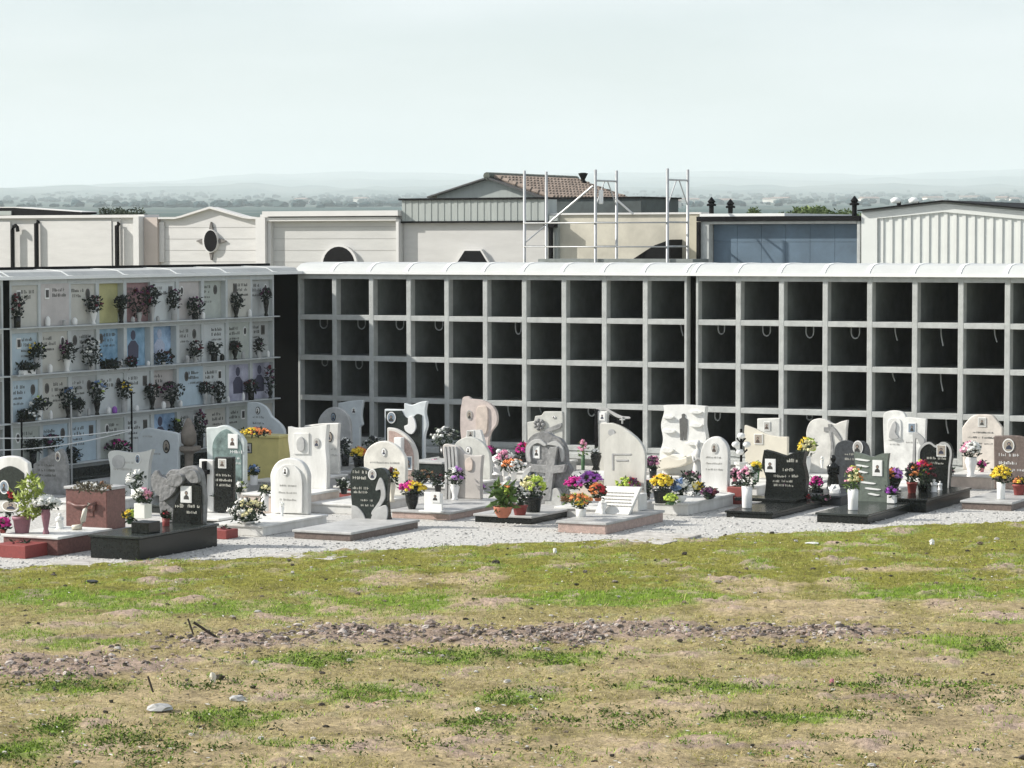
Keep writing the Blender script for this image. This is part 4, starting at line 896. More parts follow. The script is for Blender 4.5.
# --- brown
t, sp, st = grave('brown granite headstone with a white oval photo, cut by the right edge', [(994, 505, S), (994, 470, S), (993.5, 436, S), (1010, 435.5), (1022, 436.5), (1030, 441), (1036, 452), (1036, 505, S)],
    slabpx=((960, 500.3), (1009, 503.5), (1048, 491), .13), tops=(MGR, MBR), m_=MBR)
plaque(sp, 1008.5, 445.5, 10, 13, st, backing=MCER); T(sp, st, [(999, 1018, 456, 2.6), (999, 1018, 464, 2.8), (1013, 1024, 471, 2), (999, 1012, 472, 2)], MCER, 6)

# ================================================================== THINGS STANDING ON THE GRAVES
def F_(x, yb, zb, pot, mass, pet, label, **k):
    pk, pc, pw, ph = pot; return flower(x, yb, zb, pk, pc, pw, ph, mass[0], mass[1], pet, label, **k)
F_(22, 533, .24, ('pot', 'mauve', 20, 17), (34, 46), ['lime'], 'tall leafy yellow green shrub in a dark pot at the far left', leafm=MLEAFY, n_leaf=230, name='potted_shrub', cat='potted plant', nb=10, leafsize=.11, dx=8)
F_(46, 534, .24, ('vase', 'mauve', 10, 25), (29, 13), ['white'], 'white chrysanthemums in a purplish pink vase, on the far left slab', nb=110, bloom=.035)
F_(3, 533, .24, ('pot', 'magenta' if False else 'red', 8, 4), (16, 12), ['magenta'], 'magenta flowers at the very left edge of the photo', nb=40)
F_(92, 491, .62, (None, 'white', 0, 0), (44, 9), ['white', 'brown'], 'dried brown spray with one white bloom lying on the red box tomb', name='flower_spray', cat='flower spray', leafm=flat('leaf_dry', (.10, .085, .05)), n_leaf=260, nb=8, leafsize=.06)
F_(143, 518, .52, ('box', 'white', 13, 15), (22, 15), ['white', 'pink'], 'pink and white bouquet in a white cube planter standing on a black block', nb=50)
o = MB(); x, y = ground(142, 533, .30); p = Plane(x, y, GA); o.pbox(p, -.13, .13, .301, .44, -.22, .05); tag(o.build('pedestal', MK, None, (x, y, .3), bevel=.008), 'small black block under the white cube planter', 'pedestal')
F_(130, 524, .30, ('pot', 'green', 7, 4), (14, 10), ['yellow', 'lime'], 'low yellow flowers beside the red box tomb', nb=50)
F_(136, 497, .15, ('cyl', 'white', 10, 8), (19, 19), ['white'], 'white roses with dark leaves before the wavy white headstone', nb=14, bloom=.05, n_leaf=150)
F_(166, 526, .30, ('cyl', 'red', 8, 8), (6, 6), ['red', 'darkred'], 'little red votive lantern with a red bloom on the black slab', nb=10)
statuette('statuette', 'tiny white seated figure at the foot of the rock headstone', 'statuette', 176, 521, .30, 12, MCER, .6)
statuette('votive_candle', 'white bottle shaped candle on the far left slab', 'candle', 60, 529, .24, 16, MCER, .5)
x, y = ground(76, 530, .24); o = MB().tube([(x - .05, y, .27), (x + .06, y, .28), (x + .09, y, .36), (x + .12, y, .5), (x + .17, y, .585)], [.035, .04, .036, .03, .02], 10)
tag(o.build('sculpture', MC, None, (x, y, .24), smooth=True), 'cream curved horn sculpture standing in front of the red box tomb', 'sculpture')
F_(222, 512, .1, ('pot', 'black', 12, 8), (22, 20), ['cream', 'lime'], 'pale green lily leaves in a black pot below the black stele', leafm=MLEAF, n_leaf=100, leafsize=.14, nb=16)
F_(247, 524, .15, ('bowl', 'white', 16, 3), (40, 24), ['white', 'cream', 'shade'], 'wide dark leafed bouquet with white blooms on the low white slab', n_leaf=260, nb=46, bloom=.034, leafsize=.09)
F_(265, 511, .15, ('cyl', 'white', 8, 18), (12, 8), ['cream'], 'white cylinder vase with cream flowers left of the small white arch', nb=12)
F_(282, 516, .15, ('vase', 'white', 5, 10), (3, 4), ['white'], 'very small white vase in front of the small white arch', n_leaf=8, nb=4, leafsize=.03)
F_(223, 538, 0, ('box', 'red', 22, 9), (10, 1.5), ['darkred'], 'red tile planter on the gravel by the low white slab', n_leaf=10, name='planter', cat='planter', nb=4)
F_(21, 556, 0, ('box', 'red', 40, 13), (20, 1.5), ['darkred'], 'long red planter box on the gravel at the left edge', n_leaf=10, name='planter', cat='planter', nb=4)
F_(256, 436, .96, (None, 'white', 0, 0), (34, 8), ['yellow', 'orange', 'plum'], 'yellow and plum flowers along the top of the yellow monument', nb=90, name='flower_spray', cat='flower spray', xy=None)
F_(264, 480, .14, ('cyl', 'black', 9, 18), (18, 18), ['shade', 'darkred'], 'black vase of dark flowers in front of the yellow monument', nb=20)
F_(254, 485, .14, ('cyl', 'white', 8, 10), (12, 10), ['blue', 'white'], 'white jar with bluish flowers at the foot of the yellow monument', nb=20)
F_(283, 476, .15, ('pot', 'black', 10, 8), (18, 18), ['plum', 'lilac'], 'plum coloured flowers left of the tall wide white headstone', nb=50)
F_(345, 466, .15, ('cyl', 'black', 9, 12), (14, 18), ['shade', 'white'], 'dark bouquet with white specks against the shaded arched headstone', nb=22)
statuette('statuette', 'pale little statue before the shaded arched headstone', 'statuette', 341, 466, .15, 20, MGR, .35)
F_(359, 470, .15, ('pot', 'black', 12, 12), (19, 11), ['yellow', 'orange'], 'bright yellow flowers between the shaded arch and the cream headstone', nb=80)
F_(374, 458, .15, ('pot', 'black', 14, 8), (26, 14), ['shade', 'white'], 'dark bouquet with pale blooms left of the large dark headstone', nb=30)
F_(392, 502, .15, ('vase', 'cream', 8, 20), (14, 15), ['darkred', 'yellow'], 'cream vase with dark red and yellow flowers before the cream arched headstone', nb=18)
F_(412, 509, .12, ('bowl', 'black', 14, 16), (30, 12), ['magenta', 'yellow', 'plum'], 'magenta and yellow flowers in a round black vase', nb=110, n_leaf=140)
F_(455, 500, .12, ('vase', 'white', 10, 16), (20, 18), ['white', 'lilac', 'shade'], 'lilac topped dark bouquet in a white shell vase, before the draped headstone', nb=40)
x, y = ground(433, 512, .12); p = Plane(x, y, GA); o = MB()
o.pbox(p, -.15, -.003, .121, .40, -.05, -.01); o.pbox(p, .003, .15, .121, .38, -.03, .01); o.pbox(p, -.18, .18, .1205, .15, .02, .1)
o = o.build('marble_book', MCER, None, (x, y, .12), bevel=.008); tag(o, 'small white marble book standing on the slab of the draped headstone', 'memorial book'); plaque(p, 436, 497, 8, 9, o, False, .011)
F_(445, 474, .15, ('cyl', 'black', 12, 30), (32, 18), ['white', 'shade', 'white'], 'white flowers on a tall black urn near the niches', nb=60, n_leaf=160)
F_(434, 476, .15, ('pot', 'pink', 9, 8), (14, 9), ['pink', 'white'], 'small pink and white bouquet by the urn with white flowers', nb=30)
F_(503, 517.5, .12, ('bowl', 'terracotta', 19, 11), (20, 27), ['lime', 'orange'], 'terracotta bowl with upright yellow green stalks', leafm=MLEAFG, n_leaf=130, nb=14, leafsize=.16, name='potted_plant', cat='potted plant')
F_(520, 515, .12, ('pot', 'red', 16, 10), (14, 20), ['shade', 'white'], 'reddish pot with dark flowers right of the terracotta bowl', nb=24)
F_(533, 512, .12, ('pot', 'black', 20, 16), (28, 22), ['cream', 'lime', 'white'], 'large cream and lime bouquet before the grey cross headstone', nb=90, n_leaf=130, bloom=.034)
statuette('statuette', 'grey crouching angel figure behind the terracotta bowl', 'statuette', 508, 500, .15, 24, MGR, .6)
for (x, yb, w, h, pet, lab) in ((490, 470, 13, 10, ['magenta', 'plum'], 'deep magenta bunch just right of the tall pinkish lobed headstone'), (505, 476, 18, 12, ['pink', 'white'], 'pink and white low bunch left of the rose carved headstone'),
                                (523, 470, 16, 14, ['magenta', 'red'], 'magenta and red bouquet against the left side of the rose carved headstone'), (513, 485, 26, 13, ['orange', 'white', 'orange'], 'orange and white bouquet left of the grey cross headstone')):
    F_(x, yb, .15, ('pot', 'white' if yb != 470 else 'black', 8, 14), (w, h), pet, lab, nb=70)
statuette('statuette', 'pale little statue behind the magenta and orange bouquets', 'statuette', 499, 475, .15, 26, MCER, .5)
F_(574, 492, .34, ('bowl', 'white', 10, 3), (20, 13), ['magenta', 'lilac'], 'magenta flowers at the left of the boxy cream grave', nb=60)
F_(590, 489, .34, ('bowl', 'black', 12, 4), (24, 14), ['lilac', 'purple', 'magenta'], 'violet and magenta flowers at the right of the boxy cream grave', nb=90, n_leaf=150)
F_(575, 503, .39, (None, 'white', 0, 0), (36, 9), ['brown', 'orange', 'lime'], 'dried brown and green flowers in the white planter box', name='flower_spray', cat='flower spray', nb=60, leafm=MLEAFG)
F_(598, 501, .39, ('pot', 'terracotta', 8, 3), (18, 16), ['orange', 'red', 'cream'], 'rusty orange flowers above the marble book', nb=60)
F_(596, 470, .2, ('vase', 'black', 12, 17), (7, 4), ['white'], 'black urn with white top, left of the tall cream headstone', nb=8, n_leaf=12)
F_(583, 470, .2, ('cyl', 'green', 4, 15), (8, 16), ['pink', 'pink'], 'slim green stem with a pink flower beside the black urn', nb=14, n_leaf=40, leafm=MLEAFG)
F_(581, 516.5, .16, ('cyl', 'white', 11, 8), (14, 14), ['yellow', 'orange'], 'yellow and orange flowers in a small white pot on the marble book slab', nb=60)
F_(603, 514, .16, ('vase', 'white', 9, 12), (2, 2), ['white'], 'small white baluster vase left of the marble book', nb=3, n_leaf=3, leafsize=.02)
F_(628, 500, .15, ('bowl', 'red', 24, 8), (27, 16), ['lime', 'plum', 'red'], 'red bowl with green and red flowers behind the marble book', nb=44, leafm=MLEAFG)
F_(662, 503, .18, ('pot', 'black', 20, 14), (24, 15), ['yellow', 'yellow', 'orange'], 'full bunch of bright yellow chrysanthemums in a dark pot', nb=150, bloom=.03)
F_(681, 502, .18, ('bowl', 'white', 12, 7), (21, 17), ['blue', 'white', 'white'], 'blue and white bouquet in the middle of the flower heaped slab', nb=80, bloom=.034)
F_(671, 505, .18, ('bowl', 'green', 8, 3), (15, 8), ['lime'], 'small lime green bunch at the front of the flower heaped slab', nb=40, leafm=MLEAFG)
F_(691, 488, .18, ('bowl', 'black', 10, 5), (22, 13), ['shade', 'pink'], 'dark leafy bunch with pink tips under the small madonna', nb=20, n_leaf=190)
F_(713, 487, .18, ('bowl', 'black', 10, 5), (24, 13), ['shade', 'white'], 'dark leafy bunch with white specks in front of the white rounded headstone', nb=24, n_leaf=190)
F_(697, 496, .18, ('bowl', 'white', 10, 4), (16, 10), ['cream', 'yellow', 'blue'], 'creamy yellow bunch in the middle right of the flower heaped slab', nb=50)
F_(709, 499, .18, ('bowl', 'black', 12, 3), (19, 8), ['plum', 'darkred'], 'low plum coloured flowers at the right of the flower heaped slab', nb=50)
F_(653, 478, .15, ('cyl', 'black', 8, 10), (15, 13), ['plum', 'pink'], 'plum and pink bunch left of the great white carved headstone', nb=40)
statuette('madonna_statue', 'slim white madonna statue between the great carved and the rounded headstone', 'statue', 698, 485, .18, 45, MW, .27)
# lantern with white globes
x, y = ground(741, 488); t = thing('grave_lamp', 'black wrought iron lamp with three white globes on a pale post', 'lamp', (x, y, 0)); s = scale_at(488, 0)
MB().lathe((x, y, 0), [(.13, 0), (.12, .04), (.09, .05), (.085, .36), (.11, .38), (.11, .42)], 10).build('post', MW, t)
m = MB(); m.tube([(x, y, .42), (x, y, .95)], .022); m.tube([(x - .1, y, .62), (x, y, .52), (x + .1, y, .62)], .016); m.tube([(x - .07, y, .8), (x, y, .72), (x + .07, y, .8)], .016); m.build('iron_stem', MBLK, t)
for dx, z in ((-.09, .70), (.09, .70), (0, .84), (-.02, .58)): MB().blob((x + dx, y - .03, z), (.065, .05, .05), 10, 8, 0).build('globe', MCER, t, smooth=True)
F_(756, 482, .15, ('pot', 'green', 8, 12), (15, 8), ['yellow', 'lime'], 'yellow green flowers beside the left edge of the black headstone', nb=40)
F_(747, 508, .10, ('cyl', 'white', 11, 22), (20, 22), ['pink', 'white', 'shade'], 'pink and white flowers in a tall white vase left of the black headstone', nb=46, n_leaf=130)
x, y = ground(727, 504); p = Plane(x, y, GA); t = thing('planter', 'red box planter with dark leaves behind the tall white vase', 'planter', (x, y, 0)); MB().pbox(p, 0, .24, 0, .26, -.3, 0).build('box', MRT, t, bevel=.01); bunch(t, (*p.P(.12, 0, -.15)[:2], .28), .13, .04, ['shade'], MLEAF, 60, rng, nb=8)
F_(807, 478, .22, ('vase', 'white', 9, 22), (21, 19), ['yellow', 'cream', 'lime', 'plum'], 'yellow and cream bouquet in a slim white vase beside the pale swept headstone', nb=80, bloom=.032)
F_(816, 499, .05, ('bowl', 'black', 15, 10), (15, 13), ['magenta', 'shade'], 'round magenta bloom in a black bowl right of the black headstone', nb=50)
F_(803, 503, .05, ('bowl', 'black', 12, 2), (16, 8), ['darkred', 'red'], 'dark red roses lying low right of the black headstone', nb=50, name='flower_spray', cat='flower spray')
F_(822, 503, .05, ('bowl', 'black', 10, 2), (20, 6), ['shade', 'pink'], 'dark trailing spray with tiny pink tips on the gravel before the black statuette', nb=20, name='flower_spray', cat='flower spray')
statuette('statuette', 'black slender saint statuette left of the green granite grave', 'statuette', 833, 493, .1, 38, MK, .33)
x, y = ground(835, 503); m = MB(); m.blob((x, y, .14), (.10, .07, .14), 8, 6, .2); tag(m.build('marble_block', MCER, None, (x, y, 0)), 'rough white marble lump behind the green granite slab', 'marble lump')
F_(822, 468, .35, ('vase', 'white', 4, 8), (3, 3), ['white'], 'tiny white candle vase before the pale swept headstone', nb=3, n_leaf=3, leafsize=.02)
F_(853, 510, .14, ('cyl', 'white', 11, 21), (20, 24), ['pink', 'cream', 'orange', 'lime'], 'loose pink and cream bouquet in a white faceted vase on the green granite slab', nb=44, leafm=MLEAFG, n_leaf=120)
F_(893, 496, .2, ('pot', 'black', 11, 14), (20, 14), ['orange', 'lilac', 'magenta'], 'orange and lilac bunch between the green granite and the black heart headstones', nb=70)
F_(892, 503, .15, ('box', 'white', 8, 8), (13, 9), ['purple', 'shade'], 'white cube pot with purple flowers right of the green granite headstone', nb=30)
F_(895, 487, .2, ('bowl', 'black', 14, 14), (14, 4), ['shade'], 'wide black urn bowl before the broad white headstone', nb=14, n_leaf=30)
F_(912, 493, .2, ('pot', 'red', 11, 11), (14, 20), ['shade', 'orange', 'pink'], 'pinkish red pot with dark and orange flowers left of the black heart headstone', nb=40)
F_(923, 492, .2, ('pot', 'black', 12, 8), (26, 26), ['magenta', 'red', 'darkred', 'lime'], 'magenta and red spreading bouquet in front of the black heart headstone', nb=70, n_leaf=190, leafm=MLEAF)
F_(917, 476, .2, ('cyl', 'green', 6, 8), (14, 22), ['shade', 'lime'], 'climbing green leaves beside the curved ribbon of the black heart headstone', nb=14, leafm=flat('leaf_mid', (.05, .085, .025)), n_leaf=150)
statuette('statuette', 'tiny white swan like figure on the black heart slab', 'statuette', 934, 492, .2, 13, MCER, .5); statuette('statuette', 'tiny white angel figure, right of the swan like one on the black heart slab', 'statuette', 940, 490, .2, 9, MCER, .5)
statuette('statuette', 'small white kneeling figure on the gravel right of the green granite slab', 'statuette', 903, 511, 0, 14, MCER, .6)
F_(971, 477, .22, ('vase', 'white', 13, 20), (22, 16), ['pink', 'white', 'white', 'plum'], 'large pink and white bouquet in a white vase on the thick white slab', nb=100, bloom=.033)
F_(982, 472, .22, ('pot', 'pink', 5, 4), (8, 7), ['magenta', 'pink'], 'small magenta bunch right of the large pink and white bouquet', nb=24)
F_(1001, 499, .13, ('cyl', 'white', 9, 17), (22, 17), ['yellow', 'yellow', 'cream'], 'yellow bouquet in white vases before the brown headstone', nb=90, n_leaf=130)
F_(1019, 495, .13, ('pot', 'red', 14, 11), (16, 6), ['orange', 'yellow', 'darkred'], 'red pot of orange flowers at the right edge', nb=40)
for k, (fl, w_, l_, h_, tm, sm, lab) in enumerate((((408, 487), .62, 1.3, .42, MGR, MKG, 'raised dark table tomb with a grey top right of the large dark headstone'), ((556, 487), .40, 1.0, .20, MGR, MPK, 'low grey slab just right of the grey cross headstone'),
        ((520, 480), .55, 1.1, .28, MW, MGR, 'low white slab behind the orange and white bouquet'), ((730, 484), .5, 1.1, .22, MW, MGR, 'low white slab behind the black iron lamp'), ((160, 505), .7, 1.3, .22, MKG, MK, 'low dark slab between the wavy white and the rock headstones'), ((790, 497), .6, 1.2, .18, MW, MGR, 'low white slab behind the round magenta bloom'))):
    a = ground(*fl); p = Plane(a[0], a[1], GA); t = thing('grave', lab, 'grave', (*p.P(w_ / 2, 0, -l_ / 2)[:2], 0), 'graves with headstones on the white gravel'); slab(t, p, w_, l_, h_, tm, sm)
for (x, yb, zb, pot, mass, pet, lab) in ((422, 483, .42, ('bowl', 'black', 14, 4), (26, 9), ['shade', 'brown'], 'dark wilted spray on the raised dark table tomb'), (300, 512, .15, ('pot', 'white', 6, 6), (9, 7), ['white', 'shade'], 'tiny white bunch at the right foot of the small white arch'),
        (344, 494, .22, ('pot', 'black', 8, 6), (14, 9), ['shade', 'white'], 'small dark pot with pale blooms on the red edged low slab'), (438, 492, .1, ('pot', 'black', 8, 7), (17, 12), ['shade', 'darkred'], 'small dark leafed pot left of the draped headstone'),
        (478, 496, .12, ('bowl', 'white', 12, 6), (16, 8), ['shade', 'lilac'], 'low dark bunch right of the white shell vase'), (553, 500, .12, ('pot', 'terracotta', 8, 6), (12, 12), ['brown', 'pink'], 'small terracotta pot with dusty pink flowers by the foot of the grey cross'),
        (647, 500, .05, ('pot', 'black', 8, 8), (13, 12), ['shade', 'red'], 'little dark pot with red flowers between the marble book and the yellow chrysanthemums'), (735, 482, .22, ('pot', 'pink', 6, 5), (12, 9), ['pink', 'white'], 'small rosy bunch on the low slab behind the iron lamp'),
        (787, 494, .18, ('pot', 'black', 7, 6), (14, 10), ['plum', 'pink'], 'small plum bunch hidden right behind the black headstone'), (862, 490, .15, ('pot', 'white', 6, 6), (12, 10), ['orange', 'red'], 'small orange bunch behind the green granite headstone'),
        (948, 484, .1, ('pot', 'black', 7, 7), (13, 12), ['shade', 'pink'], 'small dark and pink bunch right of the black heart headstone'), (118, 505, .15, ('pot', 'black', 8, 7), (16, 11), ['shade', 'plum'], 'small dark bunch behind the red granite box tomb'),
        (240, 500, .12, ('pot', 'white', 7, 8), (12, 10), ['white', 'lime'], 'small white and green bunch right of the bluish arched headstone'), (8, 520, .24, ('pot', 'white', 8, 6), (17, 13), ['white', 'shade'], 'white and dark bunch at the foot of the arched headstone at the left edge'), (12, 500, .6, (None, 'white', 0, 0), (9, 9), ['red', 'darkred'], 'single red flower hanging on the arched headstone at the left edge')):
    F_(x, yb, zb, pot, mass, pet, lab, nb=30, **({'name': 'flower_spray', 'cat': 'flower spray'} if pot[0] is None else {}))
# stone pedestal and poles with a rope before the closed niches
x, y = ground(189, 484); s = scale_at(484, 0)
t = thing('stone_pedestal', 'brown stone pedestal with a tapered urn before the closed niches', 'pedestal', (x, y, 0)); MS = mat('brown_stone', (.22, .19, .16), .8, .2, 9)
MB().lathe((x, y, 0), [(.17, 0), (.17, .06), (.10, .1), (.07, .3), (.075, .5), (.2, .56), (.2, .62)], 10).build('column', MS, t); MB().lathe((x, y, .621), [(.07, 0), (.12, .06), (.13, .2), (.09, .32), (.05, .42), (.02, .46)], 10).build('urn', MS, t, smooth=True)
for (px, yt, m_, lab) in ((131.5, 392, MBLK, 'thin dark pole holding the white rope before the closed niches'), (71, 405, MMETAL, 'thin pale pole standing against the closed niches'), (21.5, 418, MBLK, 'thin dark pole at the left of the closed niches')):
    q = L.shift(.5); u, zt = q.hit(px, yt); a = q.P(u, 0); o = MB().tube([(a[0], a[1], 0), (a[0], a[1], zt)], .016); tag(o.build('pole', m_, None, a), lab, 'pole', 'thin poles along the closed niches')
for k, (y0, y1, lab) in enumerate(((437, 429.5, 'upper white rope strung to the dark pole at the left'), (449.5, 430.5, 'lower white rope strung to the dark pole at the left'))):
    q = L.shift(.5 + .02 * k); pts = []
    for i in range(13):
        f = i / 12; px = -40 + f * 171; yy = y0 + (y1 - y0) * f * f + 2.5 * math.sin(f * math.pi); u, z = q.hit(px, yy); pts.append(q.P(u, z))
    tag(MB().tube(pts, .009, 5).build('rope', MCER, None, pts[0]), lab, 'rope')

# ---- flower vases on the shelves of the closed niches: (px, py centre of the blooms, row, mass px, colours)
RN = ['top row', 'second row', 'third row', 'bottom row']; NN = ['first', 'second', 'third', 'fourth', 'fifth', 'sixth', 'seventh', 'eighth', 'ninth', 'tenth']
SH = [(17, 306, 0, 11, 20, ['darkred', 'shade']), (64, 320, 0, 0, 0, []), (93.5, 304, 0, 16, 13, ['shade', 'darkred']), (121, 303, 0, 12, 12, ['shade']), (139, 302, 0, 22, 22, ['plum', 'darkred']), (152, 296, 0, 14, 18, ['plum', 'shade']), (174, 300, 0, 13, 18, ['shade', 'plum']), (195, 306, 0, 16, 16, ['shade', 'plum']), (236, 301, 0, 12, 14, ['shade']), (266, 294, 0, 10, 10, ['plum', 'shade']),
      (37, 351, 1, 15, 13, ['yellow', 'shade', 'lime']), (27, 367, 1, 17, 6, ['shade']), (67, 351, 1, 14, 16, ['plum', 'shade', 'magenta']), (91, 352, 1, 20, 24, ['shade', 'white', 'shade']), (110, 364, 1, 20, 7, ['shade']), (131, 362, 1, 12, 8, ['darkred', 'plum']), (163, 357, 1, 18, 11, ['shade', 'darkred']), (195, 349, 1, 14, 14, ['shade', 'darkred']), (214, 348, 1, 13, 11, ['shade', 'white']), (235, 346, 1, 10, 8, ['shade', 'darkred']), (259, 345, 1, 9, 12, ['shade', 'plum']),
      (39, 404, 2, 19, 12, ['white', 'shade', 'lime']), (26, 415, 2, 18, 8, ['shade', 'white']), (68, 397, 2, 15, 17, ['shade', 'blue']), (79, 405, 2, 8, 10, ['shade']), (97, 392, 2, 14, 18, ['shade', 'blue', 'lime']), (124, 390, 2, 15, 16, ['shade', 'yellow', 'shade']), (152, 391, 2, 15, 12, ['shade', 'darkred']), (172, 391, 2, 22, 16, ['plum', 'shade']), (205, 388, 2, 14, 10, ['shade', 'darkred']), (219, 391, 2, 11, 16, ['shade']), (251, 386, 2, 13, 11, ['darkred', 'shade']), (270, 380, 2, 9, 26, ['darkred', 'plum']),
      (33, 446, 3, 18, 10, ['shade']), (51, 442, 3, 17, 12, ['plum', 'shade']), (73, 455, 3, 14, 12, ['shade', 'blue']), (117, 447, 3, 26, 12, ['plum', 'magenta', 'shade']), (177, 427, 3, 12, 14, ['shade', 'lime']), (200, 424, 3, 12, 24, ['darkred', 'plum'])]
cnt = {}
for (px, py, r, mw, mh, pet) in SH:
    g = random.Random(px * 7 + r); q = L.shift(.07); u, z = q.hit(px, py); zb = (ZM[r] + HM) + .001; s = 56.0
    col = int((u + 10 * PL) / PL); col = max(0, min(9, col)); k = cnt.get((r, col), 0); cnt[(r, col)] = k + 1
    X, Y, _ = q.P(u, 0)
    tone = {'shade': 'dark', 'darkred': 'dark red', 'plum': 'plum', 'white': 'white flecked', 'yellow': 'yellow', 'lime': 'green', 'magenta': 'magenta', 'blue': 'bluish'}
    lab = ('%s flower vase' % ' and '.join(dict.fromkeys(tone[c] for c in (pet or ['shade'])[:2]))) + ', %s of closed niches, %s niche' % (RN[r], NN[col])
    if lab in LABELS: lab += ', right one'
    if not pet: lab = 'empty grey tumbler, top row of closed niches, second niche'
    t = thing('flower_vase', lab, 'flower vase', (X, Y, zb), 'flower vases on the shelves of the closed niches')
    rw, rh = max(mw, 6) / s / 2 * 1.15, mh / s / 2 * 1.1; ph = max(.04, z - rh * .8 - zb)
    pc = g.choice(['white', 'grey', 'black', 'black']) if pet else 'grey'
    if mw > mh * 2.2: q2 = q; MB().pbox(q, u - rw * .9, u + rw * .9, zb, zb + max(.05, ph), -.05, .06).build('planter', POT['black' if pc != 'white' else 'white'], t, bevel=.006)
    else: 
        rr = min(.06, rw * .55); MB().lathe((X, Y, zb), [(a * rr, b * ph) for a, b in VASES['cyl' if g.random() < .5 else 'vase']], 10).build('vase', POT[pc], t, smooth=True)
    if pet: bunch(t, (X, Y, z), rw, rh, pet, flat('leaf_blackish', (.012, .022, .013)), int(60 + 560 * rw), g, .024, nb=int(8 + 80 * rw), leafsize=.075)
gq = random.Random(11)
for i, (px, r) in enumerate(((48, 0), (75, 0), (133, 0), (158, 0), (203, 0), (250, 0), (50, 1), (120, 1), (148, 1), (187, 1), (222, 1), (243, 1), (268, 1), (50, 2), (88, 2), (108, 2), (114, 2), (136, 2), (163, 2), (180, 2), (212, 2), (228, 2), (243, 2))):
    q = L.shift(.06); u = q.hit(px, 340)[0]; zb = ZM[r] + HM + .001; X, Y, _ = q.P(u, 0)
    col = max(0, min(9, int((u + 10 * PL) / PL))); kd = gq.choice(['white', 'grey', 'black', 'white']) if px != 114 else 'violet'
    lab = 'small %s votive cup, %s of closed niches, %s niche' % (kd, RN[r], NN[col])
    if lab in LABELS: lab += ', beside another'
    h = gq.uniform(.07, .15); rr = gq.uniform(.025, .045)
    o = MB().lathe((X, Y, zb), [(rr * .8, 0), (rr, h * .2), (rr, h * .8), (rr * .7, h), (rr * .3, h * 1.15)], 10).build('votive_cup', POT[kd], None, (X, Y, zb), smooth=True); tag(o, lab, 'votive cup', 'votive cups on the shelves of the closed niches')

# ================================================================== GROUND
def px_ellipse(x, y, rx, ry):
    c = ground(x, y); s = (y - 241) / H; f = ground(x, y - ry); n = ground(x, y + ry)
    return (c[0], c[1], rx / s, (f[1] - n[1]) / 2)
GREEN = [px_ellipse(*a) for a in ((15, 642, 45, 8), (90, 648, 55, 7), (310, 664, 60, 9), (365, 700, 70, 11), (75, 690, 70, 7), (450, 660, 80, 8), (20, 755, 45, 12), (60, 732, 40, 8), (122, 746, 35, 8), (235, 722, 55, 10),
    (610, 602, 125, 9), (920, 596, 120, 8), (560, 660, 80, 9), (800, 657, 60, 6), (975, 650, 70, 12), (690, 692, 70, 8), (520, 702, 50, 9), (790, 722, 90, 7), (480, 730, 40, 6), (900, 690, 70, 4), (560, 764, 50, 7), (230, 612, 200, 9), (420, 606, 120, 7), (700, 742, 60, 7), (300, 750, 50, 5), (990, 620, 50, 7), (60, 600, 120, 9))]
BARE = [px_ellipse(*a) for a in ((790, 592, 75, 12), (850, 612, 190, 11), (430, 583, 75, 7), (150, 758, 90, 14), (860, 755, 160, 16), (400, 752, 130, 8), (240, 690, 90, 7), (600, 725, 90, 9), (960, 700, 90, 14), (880, 572, 60, 4), (90, 665, 100, 8), (700, 765, 300, 12), (930, 735, 130, 14), (620, 745, 120, 8), (330, 730, 60, 8), (650, 712, 90, 6), (180, 700, 60, 8))]
DIRT = [px_ellipse(*a) for a in ((235, 645, 75, 8), (60, 672, 120, 12), (430, 640, 90, 9), (640, 634, 150, 8), (800, 636, 110, 6), (560, 640, 60, 7), (350, 636, 60, 6), (100, 640, 60, 3), (900, 702, 80, 3), (740, 750, 60, 3))]
E0, E1, E2 = ground(0, 571), ground(500, 549), ground(1024, 524)
def edge_y(x):
    if x < E1[0]: return E1[1] + (x - E1[0]) * (E1[1] - E0[1]) / (E1[0] - E0[0])
    return E1[1] + (x - E1[0]) * (E2[1] - E1[1]) / (E2[0] - E1[0])
def field(x, y, L_):
    v = 0
    for (cx, cy, rx, ry) in L_:
        d = ((x - cx) / rx) ** 2 + ((y - cy) / ry) ** 2
        if d < 4: v = max(v, 1 - d / 1.6)
    return v
def nz(x, y, s, o=3, k=0): return noise.fractal((x * s + k, y * s, k * 1.7), .6, 2.1, o)
def cover(x, y):
    n1 = nz(x, y, 1.6, 4, 3); n2 = nz(x * .6, y * .22, 2.2, 4, 9)
    g = min(1, max(0, (field(x, y, GREEN) + n1 * 1.1 + n2 * .6 - .02) * 1.7))
    b = min(1, max(0, (field(x, y, BARE) + n2 * .9 + n1 * .5 + (.12 if y < 27 else -.35 if y > 30.5 else 0)) * 1.7))
    d = min(1, max(0, (field(x, y, DIRT) + n1 * .9 - .15) * 1.8))
    far = min(1, max(0, (y - 28.5) / 3.5))
    return g, b, d, far, n1, n2
def lerp(a, b, t): return tuple(a[i] + (b[i] - a[i]) * t for i in range(3))
C_OL, C_GR, C_DRY, C_DIRT, C_STRAW = (.235, .23, .042), (.14, .255, .02), (.43, .34, .195), (.32, .24, .195), (.50, .42, .20)
def hgt(x, y):
    g, b, d, far, n1, n2 = cover(x, y)
    e = edge_y(x) + .25 * nz(x, 0, 1.3, 3, 5) - y
    z = .035 + .02 * n2 + .012 * nz(x, y, 5, 4, 2) + .012 * nz(x, y, 13, 3, 7) + d * (.015 + .04 * nz(x, y, 6, 4, 8)) + .01 * nz(x, y, 26, 2, 4)
    return z + min(0, e) * .12 if e < 0 else z, (g, b, d, far, n1, n2), e
